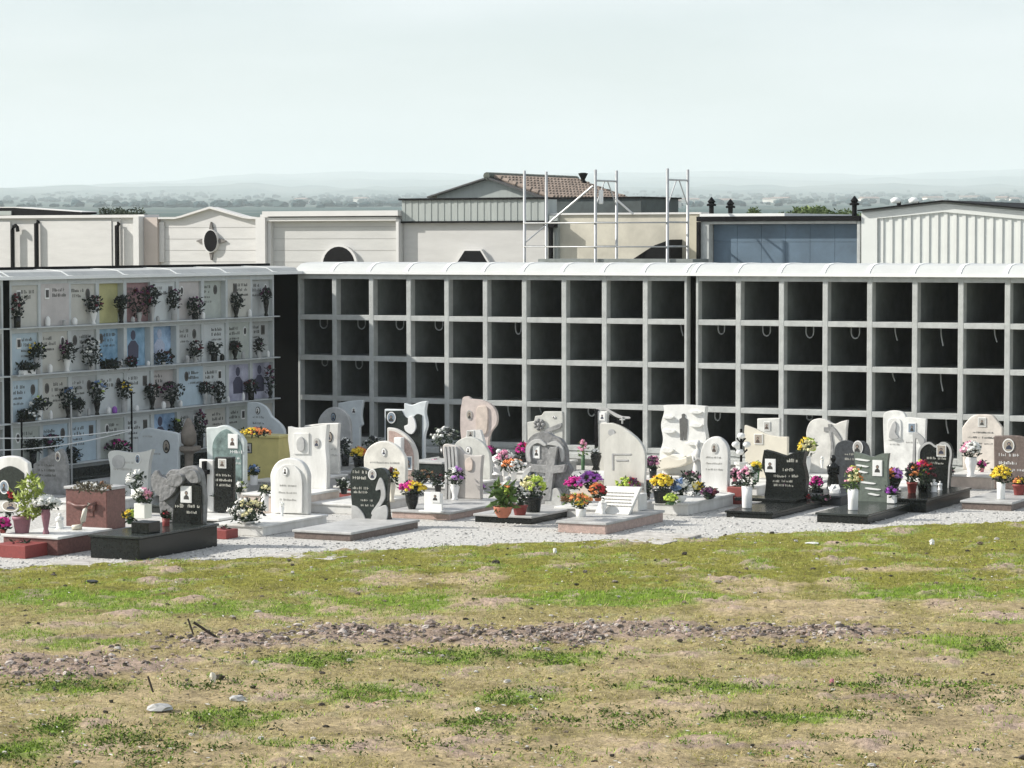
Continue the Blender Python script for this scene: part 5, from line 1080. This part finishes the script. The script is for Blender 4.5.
def build_lawn():
    dx = .06; x0, x1, y0, y1 = -13.5, 15.0, 17.0, 40.6
    nx = int((x1 - x0) / dx); ny = int((y1 - y0) / .075)
    m = MB(); rows = []
    for j in range(ny + 1):
        y = y0 + (y1 - y0) * j / ny
        for i in range(nx + 1):
            x = x0 + (x1 - x0) * i / nx
            if abs(x) > y * .21 + 3.0: 
                m.v.append((x, y, .03)); m.c.append(C_OL); continue
            z, (g, b, d, far, n1, n2), e = hgt(x, y)
            c = lerp(lerp(C_DRY, C_OL, .3 + .7 * far), C_GR, g * .75)
            c = lerp(c, C_DRY, b * .95); c = lerp(c, C_DIRT, d * .9)
            c = tuple(k * (1 + .35 * n1) for k in c)
            m.v.append((x, y, z)); m.c.append(c)
    w = nx + 1
    m.f = [(j * w + i, j * w + i + 1, (j + 1) * w + i + 1, (j + 1) * w + i) for j in range(ny) for i in range(nx)]
    return kind(m.build('lawn', attr_mat('lawn_soil', .95, bump=1.0, bscale=24, var=.6), smooth=True), 'structure')
build_lawn()
def build_grass():
    g_ = random.Random(21); m = MB(); V, C = m.v, m.c
    n = 0
    while n < 300000:
        y = 20.2 + 19.5 * (g_.random() ** 1.15); x = g_.uniform(-1, 1) * (y * .187 + .7)
        e = edge_y(x) + .25 * nz(x, 0, 1.3, 3, 5) - y
        if e < -.12: continue
        g, b, d, far, n1, n2 = cover(x, y)
        p = max(.08, .55 + .45 * g + .2 * far - .62 * b - .6 * d)
        if e < .5: p *= max(.25, .4 + e)
        n += 1
        if g_.random() > p: continue
        z = .033 + .02 * n2 + .012 * nz(x, y, 5, 4, 2) + .012 * nz(x, y, 13, 3, 7) + d * .02
        k = g_.random()
        h = g_.uniform(.008, .026) * (1 + .5 * g) * (1.8 if k > .985 else 1)
        if k < g * .95: c = lerp(C_GR, (.29, .42, .04), g_.random())
        elif k < .45 + .4 * far: c = lerp(C_OL, (.37, .36, .075), g_.random())
        else: c = lerp(C_DRY, C_STRAW, g_.random())
        q = g_.uniform(.6, 1.35); c = tuple(v * q for v in c)
        a = g_.uniform(0, 6.283); wx, wy = math.cos(a) * .005, math.sin(a) * .005; lx, ly = g_.gauss(0, .024), g_.gauss(0, .018)
        V += [(x - wx, y - wy, z - .01), (x + wx, y + wy, z - .01), (x + lx, y + ly, z + h)]; C += [c, c, c]
    m.f = [(i, i + 1, i + 2) for i in range(0, len(V), 3)]
    kind(m.build('grass', attr_mat('grass_blades', .8), None), 'stuff')['label'] = 'short patchy dry and green grass'
build_grass()
def build_rubble():
    g_ = random.Random(5); m = MB()
    tot = 0
    while tot < 3600:
        L_ = g_.choice(DIRT[:7]); x = L_[0] + g_.gauss(0, .55) * L_[2]; y = L_[1] + g_.gauss(0, .7) * L_[3]
        tot += 1
        r = min(.045, abs(g_.gauss(0, .012)) + .006); z = hgt(x, y)[0]; k0 = len(m.v)
        m.blob((x, y, z + r * .1), (r * g_.uniform(.7, 1.5), r, r * g_.uniform(.5, .9)), 5, 4, .35, g_)
        c = lerp(g_.choice([(.28, .22, .18), (.38, .29, .25), (.16, .13, .12), (.5, .45, .41), (.04, .036, .032)]), (.38, .33, .29), g_.random() * .4)
        m.c += [c] * (len(m.v) - k0)
    for _ in range(800):     # loose clods and pebbles all over the lawn
        y = 20.5 + 17 * g_.random(); x = g_.uniform(-1, 1) * y * .19; r = abs(g_.gauss(0, .010)) + .005; z = hgt(x, y)[0]; k0 = len(m.v)
        m.blob((x, y, z + r * .4), (r * 1.4, r, r * .7), 5, 4, .3, g_); c = g_.choice([(.10, .085, .07), (.45, .43, .40), (.2, .16, .12), (.05, .045, .035)]); m.c += [c] * (len(m.v) - k0)
    kind(m.build('rubble', attr_mat('rubble_stone', .9), None), 'stuff')['label'] = 'broken clods and stones strewn over the lawn'
    m = MB()
    for _ in range(700):     # low dark broad leaved weeds
        L_ = g_.choice(GREEN[2:10] + GREEN[12:20] + BARE[3:9]); x = L_[0] + g_.gauss(0, .6) * L_[2]; y = L_[1] + g_.gauss(0, .6) * L_[3]; z = hgt(x, y)[0]
        rr = g_.uniform(.03, .11); c0 = lerp((.04, .06, .018), (.17, .27, .04), g_.random())
        for _ in range(int(10 + 160 * rr)):
            k0 = len(m.v); m.leaf((x + g_.gauss(0, rr), y + g_.gauss(0, rr), z + g_.uniform(0, .02)), g_.uniform(.02, .045), g_)
            q = g_.uniform(.7, 1.3); m.c += [tuple(v * q for v in c0)] * (len(m.v) - k0)
    for _ in range(9000):     # dead leaves, straw and crumbs lying flat
        y = 20.4 + 17.5 * g_.random() ** 1.2; x = g_.uniform(-1, 1) * y * .192; n1 = nz(x * .5, y * .25, 2.2, 3, 14)
        if g_.random() > .35 + n1 * 1.8: continue
        z = hgt(x, y)[0] + .012; a = g_.uniform(0, 6.283); l = g_.uniform(.008, .03); k0 = len(m.v); ca, sa = math.cos(a) * l, math.sin(a) * l
        m.add([(x - ca, y - sa, z), (x + sa * .4, y - ca * .4, z + .004), (x + ca, y + sa, z + .006), (x - sa * .4, y + ca * .4, z)], [(0, 1, 2, 3)])
        c = g_.choice([(.05, .04, .03), (.09, .06, .04), (.16, .08, .045), (.5, .44, .3), (.04, .05, .02), (.62, .6, .55)]); m.c += [c] * 4
    kind(m.build('weeds', attr_mat('grass_blades'), None), 'stuff')['label'] = 'dark green low weeds growing in the lawn'
build_rubble()
# gravel yard
m = MB(); nx, ny = 60, 50
for j in range(ny + 1):
    for i in range(nx + 1):
        x = -24 + 54 * i / nx; y = 29.5 + 28 * j / ny; m.v.append((x, y, 0))
m.f = [(j * (nx + 1) + i, j * (nx + 1) + i + 1, (j + 1) * (nx + 1) + i + 1, (j + 1) * (nx + 1) + i) for j in range(ny) for i in range(nx)]
MGV = mat('white_gravel', (.42, .415, .39), .95, .25, 22, bump=.7, bscale=60, col2=(.68, .665, .63), spec=.1)
kind(m.build('gravel_ground', MGV), 'structure')
g_ = random.Random(8); m = MB()
for _ in range(6500):
    x = g_.uniform(-9, 11); y = edge_y(x) + (abs(g_.gauss(0, 2.2)) if g_.random() < .8 else g_.uniform(-.5, .3)); r = g_.uniform(.006, .016) * (1.5 if g_.random() < .05 else 1); k0 = len(m.v)
    m.blob((x, y, r * .3 + (.015 if y < edge_y(x) else 0)), (r * 1.2, r, r * .7), 5, 3, .3, g_); q = g_.uniform(.25, .66); m.c += [(q, q * .98, q * .94)] * (len(m.v) - k0)
kind(m.build('gravel_stones', attr_mat('rubble_stone')), 'stuff')['label'] = 'loose white gravel stones'
# small litter and stones
for k, (x, y, w_, h_, c, nm, lab, cat) in enumerate((
        (812, 547, .17, .012, MCER, 'litter', 'white scrap of paper on the dry grass near the gravel', 'litter'), (932, 548, .07, .05, MCER, 'stone', 'small round white stone on the grass towards the right', 'stone'),
        (160, 717, .22, .04, MGR, 'stone', 'flat pale broken stone in the lower left grass', 'stone'), (238, 705, .14, .03, MGR, 'stone', 'small flat pale stone right of the broken one in the lower left grass', 'stone'),
        (213, 686, .06, .06, MC, 'litter', 'crumpled cream scrap standing in the green patch at lower left', 'litter'), (555, 557, .05, .04, MCER, 'litter', 'tiny white scrap on the grass below the marble book grave', 'litter'),
        (478, 717, .05, .02, MCER, 'litter', 'tiny white scrap in the lower middle of the lawn', 'litter'), (832, 688, .04, .03, POT['pink'], 'litter', 'tiny pink scrap on the right of the lawn', 'litter'),
        (92, 556 + 30, .16, .02, MD, 'stone', 'flat dark stone on the grass at upper left of the lawn', 'stone'), (585, 577, .06, .02, MS, 'stone', 'dark clod on the grass below the marble book grave', 'stone'), (615, 586, .08, .015, MS, 'stone', 'dark flat clod right of the other on the upper lawn', 'stone'), (718, 587, .10, .015, MS, 'stone', 'dark flat stone at the top of the bare patch', 'stone'))):
    X, Y = ground(x, y); z = hgt(X, Y)[0]; gq2 = random.Random(k)
    m = MB().blob((X, Y, z + h_ * .5 + .008), (w_ / 2, w_ * .35, h_), 9, 5, .25, gq2); tag(m.build(nm, c, None, (X, Y, z)), lab, cat)
for k, (a, b, r, lab) in enumerate((((188, 640), (203, 628), .010, 'thin dark stick leaning out of the rubble, left one'), ((204, 629), (218, 642), .014, 'thicker dark stick leaning out of the rubble, right one'), ((872, 631), (900, 629), .008, 'long dark stick lying on the bare ground at right'), ((148, 697), (146, 706), .01, 'short dark stub of stick upright in the lower left grass'))):
    A0 = ground(*a); B0 = ground(*b); za = hgt(*A0)[0]; zb = hgt(*B0)[0]
    if k == 0: p0, p1 = (B0[0], A0[1], za + .14), (A0[0], A0[1], za)
    p0, p1 = ((A0[0], A0[1] , za + (.02)), (B0[0], A0[1], za + .18)) if k == 0 else ((A0[0], B0[1], zb + .17), (B0[0], B0[1], zb + .01)) if k == 1 else ((A0[0], A0[1], za + .02), (B0[0], B0[1], zb + .005)) if k == 2 else ((A0[0], A0[1], za + .14), (B0[0], A0[1], za))
    if k == 0: p0, p1 = (A0[0], A0[1], za + .17), (B0[0], A0[1], za + .01)
    tag(MB().tube([p0, p1], r, 6).build('stick', flat('stick_bark', (.05, .04, .03), .9), None, p1), lab, 'stick', 'sticks on the lawn')
for k, (fl, w_, l_, lab) in enumerate((((50, 563), 1.1, .5, 'thin concrete paving slab on the gravel before the big black grave'), ((262, 556), 1.0, .5, 'thin concrete paving slab on the gravel before the small white arched headstone'), ((600, 541), .9, 1.3, 'thin concrete paving slab on the gravel beside the marble book grave'))):
    a = ground(*fl, .03); p = Plane(a[0], a[1], GA); tag(MB().pbox(p, 0, w_, .004, .035, -l_, 0).build('paving_slab', mat('paving_concrete', (.46, .44, .41), .95, .3, 8, bump=.6, bscale=30, spec=.05), None, (a[0], a[1], 0), bevel=.006), lab, 'paving slab', 'paving slabs on the gravel')

# ------------------------------------------------------------------ terrain, far country
def itp(x, pts):
    for (a, va), (b, vb) in zip(pts, pts[1:]):
        if x <= b: t = max(0, (x - a) / (b - a)); return va + (vb - va) * t
    return pts[-1][1]
RID = [(-600, 192), (0, 189), (120, 183), (200, 178), (270, 173), (400, 172), (520, 176), (600, 173), (720, 172), (860, 176), (960, 173), (1024, 171), (1700, 170)]
def ty(D, px):
    w = nz(px * .01, D * .001, 1.5, 3, 1)
    L_ = [(500, 216), (1100, 210), (2000, 205), (3300, 200), (4800, 195 + 2 * w), (6400, 187 + 5 * w), (7200, 190 + 3 * w), (8600, (187 + itp(px, RID)) / 2 + 3 * w), (9300, (191 + itp(px, RID)) / 2 + 3 * w), (11500, itp(px, RID) + 1.8 * w), (13500, itp(px, RID) + 9)]
    return itp(D, L_)
def terr(x, y):
    D = math.hypot(x, y)
    if D < 150: return -.05
    px = 512 + F * x / max(y, D * .25) if y > 0 else (1700 if x > 0 else -600)
    px = max(-600, min(1700, px)); Dy = D
    z = H + (241 - ty(Dy, px)) / F * Dy
    if D < 500: t = (D - 150) / 350; z = z * t * t * (3 - 2 * t) - .05
    if y < 0: z *= max(0, 1 + y / D * 1.2) 
    return z
m = MB(); angs = []
a = -math.pi
fine = R(16)
while a < math.pi - 1e-6:
    angs.append(a); a += R(.35) if abs(a) < fine else R(5.0)
    
Ds = [0.5, 60, 150]; d = 190
while d < 14000: Ds.append(d); d *= 1.045
Ds.append(14000)
for D in Ds:
    for a in angs:
        x, y = D * math.sin(a), D * math.cos(a); z = terr(x, y)
        m.v.append((x, y, z)); q = nz(x * .003, y * .003, 1.6, 3, 6) ; q2 = noise.cell_vector((x * .01, y * .003, 3))[0]
        c = lerp((.11, .135, .12), (.045, .085, .08), min(1, max(0, .5 + q * 1.2 + (q2 - .5) * .8))) if D > 100 else (.25, .23, .15)
        m.c.append(c)
w = len(angs)
m.f = [(j * w + i, (j + 1) * w + i, (j + 1) * w + (i + 1) % w, j * w + (i + 1) % w) for j in range(len(Ds) - 1) for i in range(w)]
m.f = [f[::-1] for f in m.f]
m.f.append(tuple(range(w))[::-1])
kind(m.build('ground', attr_mat('country_soil', .95), smooth=True), 'structure')
g_ = random.Random(31); m = MB()
for _ in range(2400):
    D = 1500 * (10 ** (g_.random() * .52)); px = g_.uniform(-120, 1150); x = (px - 512) / F * D; y = D
    if nz(x * .0035, y * .0012, 1.3, 3, 4) < .05 and g_.random() < .9: continue
    z = terr(x, y); r = g_.uniform(.8, 2.2) * (1 + D / 9000)
    k0 = len(m.v); m.blob((x, y, z + r * .55), (r * g_.uniform(.9, 2.2), r, r * g_.uniform(.7, 1.1)), 7, 5, .3, g_)
    c = lerp((.03, .065, .075), (.06, .09, .09), g_.random()); m.c += [c] * (len(m.v) - k0)  # leaf colour shifted to blue, painting in distance haze
kind(m.build('distant_woods', attr_mat('woods_haze_blue', .95)), 'stuff')['label'] = 'far hedges and woods fading in haze'
MHW = mat('farmhouse_wall', (.70, .67, .60), .8, .1, .2); MHR = mat('farmhouse_roof', (.28, .22, .19), .8, .1, .3)
spots = [(640, 2300), (668, 2100), (690, 2500), (726, 2200), (768, 2800), (779, 2600), (872, 2300), (935, 2600), (968, 2900), (1000, 2200), (1015, 2500), (300, 2600), (360, 3000), (660, 1500), (675, 1520)]
for k, (px, D) in enumerate([(a_, b_ * .9) for a_, b_ in spots]):
    x = (px - 512) / F * D; z = terr(x, D); w_ = g_.uniform(9, 18) * D / 2500; h_ = g_.uniform(2.6, 4); p = Plane(x, D, g_.uniform(-.5, .6))
    lab = 'faint far farmhouse in the haze, %s from the left' % ('first second third fourth fifth sixth seventh eighth ninth tenth eleventh twelfth thirteenth fourteenth fifteenth'.split()[sorted(s[0] for s in spots).index(px)])
    t = thing('farmhouse', lab, 'house', (x, D, z), 'farmhouses in the far haze')
    MB().pbox(p, -w_ / 2, w_ / 2, z - 3, z + h_, -9, 0).build('wall', MHW, t)
    MB().profile(p, [(.5, z + h_ - .01), (-4.5, z + h_ + 1.2), (-9.5, z + h_ - .01)], -w_ / 2 - .5, w_ / 2 + .5).build('roof', MHR, t)

# trees just beyond the roofs
def tree(name, label, px, ytop, D, width, height, leafm, n, seed, lsize=.16, mats2=None):
    g = random.Random(seed); x, y, zt = at_dist(px, ytop, D)
    t = thing(name, label, 'tree', (x, y, 0), 'trees beyond the roofs')
    m = MB(); zc = zt - height / 2; m.tube([(x, y, 0), (x + .05, y, zc * .6), (x, y, zc)], [.14, .11, .07], 8)
    lobes = []
    for i in range(14):
        a = g.uniform(0, 6.283); q = g.uniform(.2, .8); lx, ly, lz = x + width / 2 * q * math.cos(a), y + width / 2 * q * math.sin(a), zc + height / 2 * g.uniform(-.5, .62) * (1.1 - q * .5)
        lobes.append((lx, ly, lz, g.uniform(.16, .3) * width)); m.tube([(x, y, zc * .75), ((x + lx) / 2, (y + ly) / 2, (zc + lz) / 2 - .1), (lx, ly, lz)], [.05, .035, .015], 5)
    m.build('trunk', flat('bark', (.10, .075, .05), .9), t)
    for mi, lm in enumerate(leafm):
        m = MB()
        for _ in range(n // len(leafm)):
            lx, ly, lz, r = g.choice(lobes[mi::len(leafm)]); v = Vector((g.gauss(0, 1), g.gauss(0, 1), g.gauss(0, 1))).normalized() * r * g.uniform(.6, 1.05)
            m.leaf((lx + v.x, ly + v.y, lz + v.z * .75), lsize * g.uniform(.6, 1.2), g)
        m.build('crown', lm, t)
LT = [flat('tree_leaf_bright', (.17, .24, .05), .6), flat('tree_leaf_mid', (.09, .14, .035), .6)]; LD = [flat('tree_leaf_dark', (.05, .07, .035), .7)]
tree('tree', 'bright green tree crown showing above the blue panelled building, left half', 803, 198.5, 72, 1.6, 1.7, LT, 7000, 1, .11)
tree('tree', 'lower bright green tree crown beside it above the blue panelled building', 833, 203, 73, 1.4, 1.3, LT, 5000, 2, .11)
tree('tree', 'tiny dark tree top left of the bright green crown', 755, 203, 80, .8, 1.2, LT[1:], 2400, 3, .09)
tree('tree', 'dark shrub top above the wall, right of the black flat roof', 112, 203, 76, 1.0, 1.2, LD, 3800, 4, .09)
tree('tree', 'low dark shrub top left of the chapel gable', 134, 206, 76, .8, 1.0, LD, 2800, 5, .09)

# ================================================================== LIGHT, SKY, HAZE
EL, AZ = R(32), (-.9987, .05)          # direction towards the sun, seen from above
sd = bpy.data.lights.new('sun', 'SUN'); sd.energy = 4.8; sd.angle = R(.6); sd.color = (1, .955, .88)
so = bpy.data.objects.new('sun', sd); COL.objects.link(so)
v = Vector((AZ[0] * math.cos(EL), AZ[1] * math.cos(EL), math.sin(EL)))
so.rotation_euler = v.to_track_quat('Z', 'Y').to_euler()
wd = bpy.data.worlds.new('World'); scene.world = wd; wd.use_nodes = True
N = wd.node_tree.nodes; K = wd.node_tree.links
sk = N.new('ShaderNodeTexSky'); sk.sky_type = 'NISHITA'; sk.sun_disc = False; sk.sun_elevation = EL; sk.sun_rotation = math.atan2(AZ[0], AZ[1])
sk.air_density = 1.0; sk.dust_density = 1.8; sk.ozone_density = 1.5; sk.altitude = 100
tc = N.new('ShaderNodeTexCoord'); mpw = N.new('ShaderNodeMapping'); mpw.inputs['Scale'].default_value = (3, 3, 14); K.new(tc.outputs['Generated'], mpw.inputs[0])
cn = N.new('ShaderNodeTexNoise'); cn.inputs['Scale'].default_value = 2.2; cn.inputs['Detail'].default_value = 6; K.new(mpw.outputs[0], cn.inputs['Vector'])
cr = N.new('ShaderNodeMapRange'); cr.inputs[1].default_value = .35; cr.inputs[2].default_value = .75; cr.inputs[3].default_value = .3; cr.inputs[4].default_value = .7; K.new(cn.outputs['Fac'], cr.inputs[0])
cm = N.new('ShaderNodeMix'); cm.data_type = 'RGBA'; cm.inputs[7].default_value = (7.4, 7.55, 7.75, 1); K.new(cr.outputs[0], cm.inputs[0]); K.new(sk.outputs[0], cm.inputs[6])
K.new(cm.outputs[2], N['Background'].inputs[0]); N['Background'].inputs[1].default_value = .10
m = MB(); z0, z1, s_ = -1.1, 340.0, 15000.0
m.hexa([(-s_, -s_, z0), (s_, -s_, z0), (s_, s_, z0), (-s_, s_, z0)], [(-s_, -s_, z1), (s_, -s_, z1), (s_, s_, z1), (-s_, s_, z1)])
hm = bpy.data.materials.new('haze_air'); hm.use_nodes = True; n_ = hm.node_tree.nodes; n_.remove(n_['Principled BSDF'])
pv = n_.new('ShaderNodeVolumePrincipled'); pv.inputs['Density'].default_value = HAZE = 2.0e-4; pv.inputs['Color'].default_value = (.91, .985, .995, 1); pv.inputs['Anisotropy'].default_value = .0
hm.node_tree.links.new(pv.outputs[0], n_['Material Output'].inputs['Volume'])
hz = m.build('haze', hm); kind(hz, 'stuff')

scene.render.engine = 'CYCLES'
scene.view_settings.view_transform = 'Standard'; scene.view_settings.look = 'None'; scene.view_settings.gamma = 1
scene.view_settings.exposure = .48
scene.cycles.max_bounces = 6; scene.cycles.volume_bounces = 3
for o in bpy.data.objects:
    if '_w' in o: del o['_w']
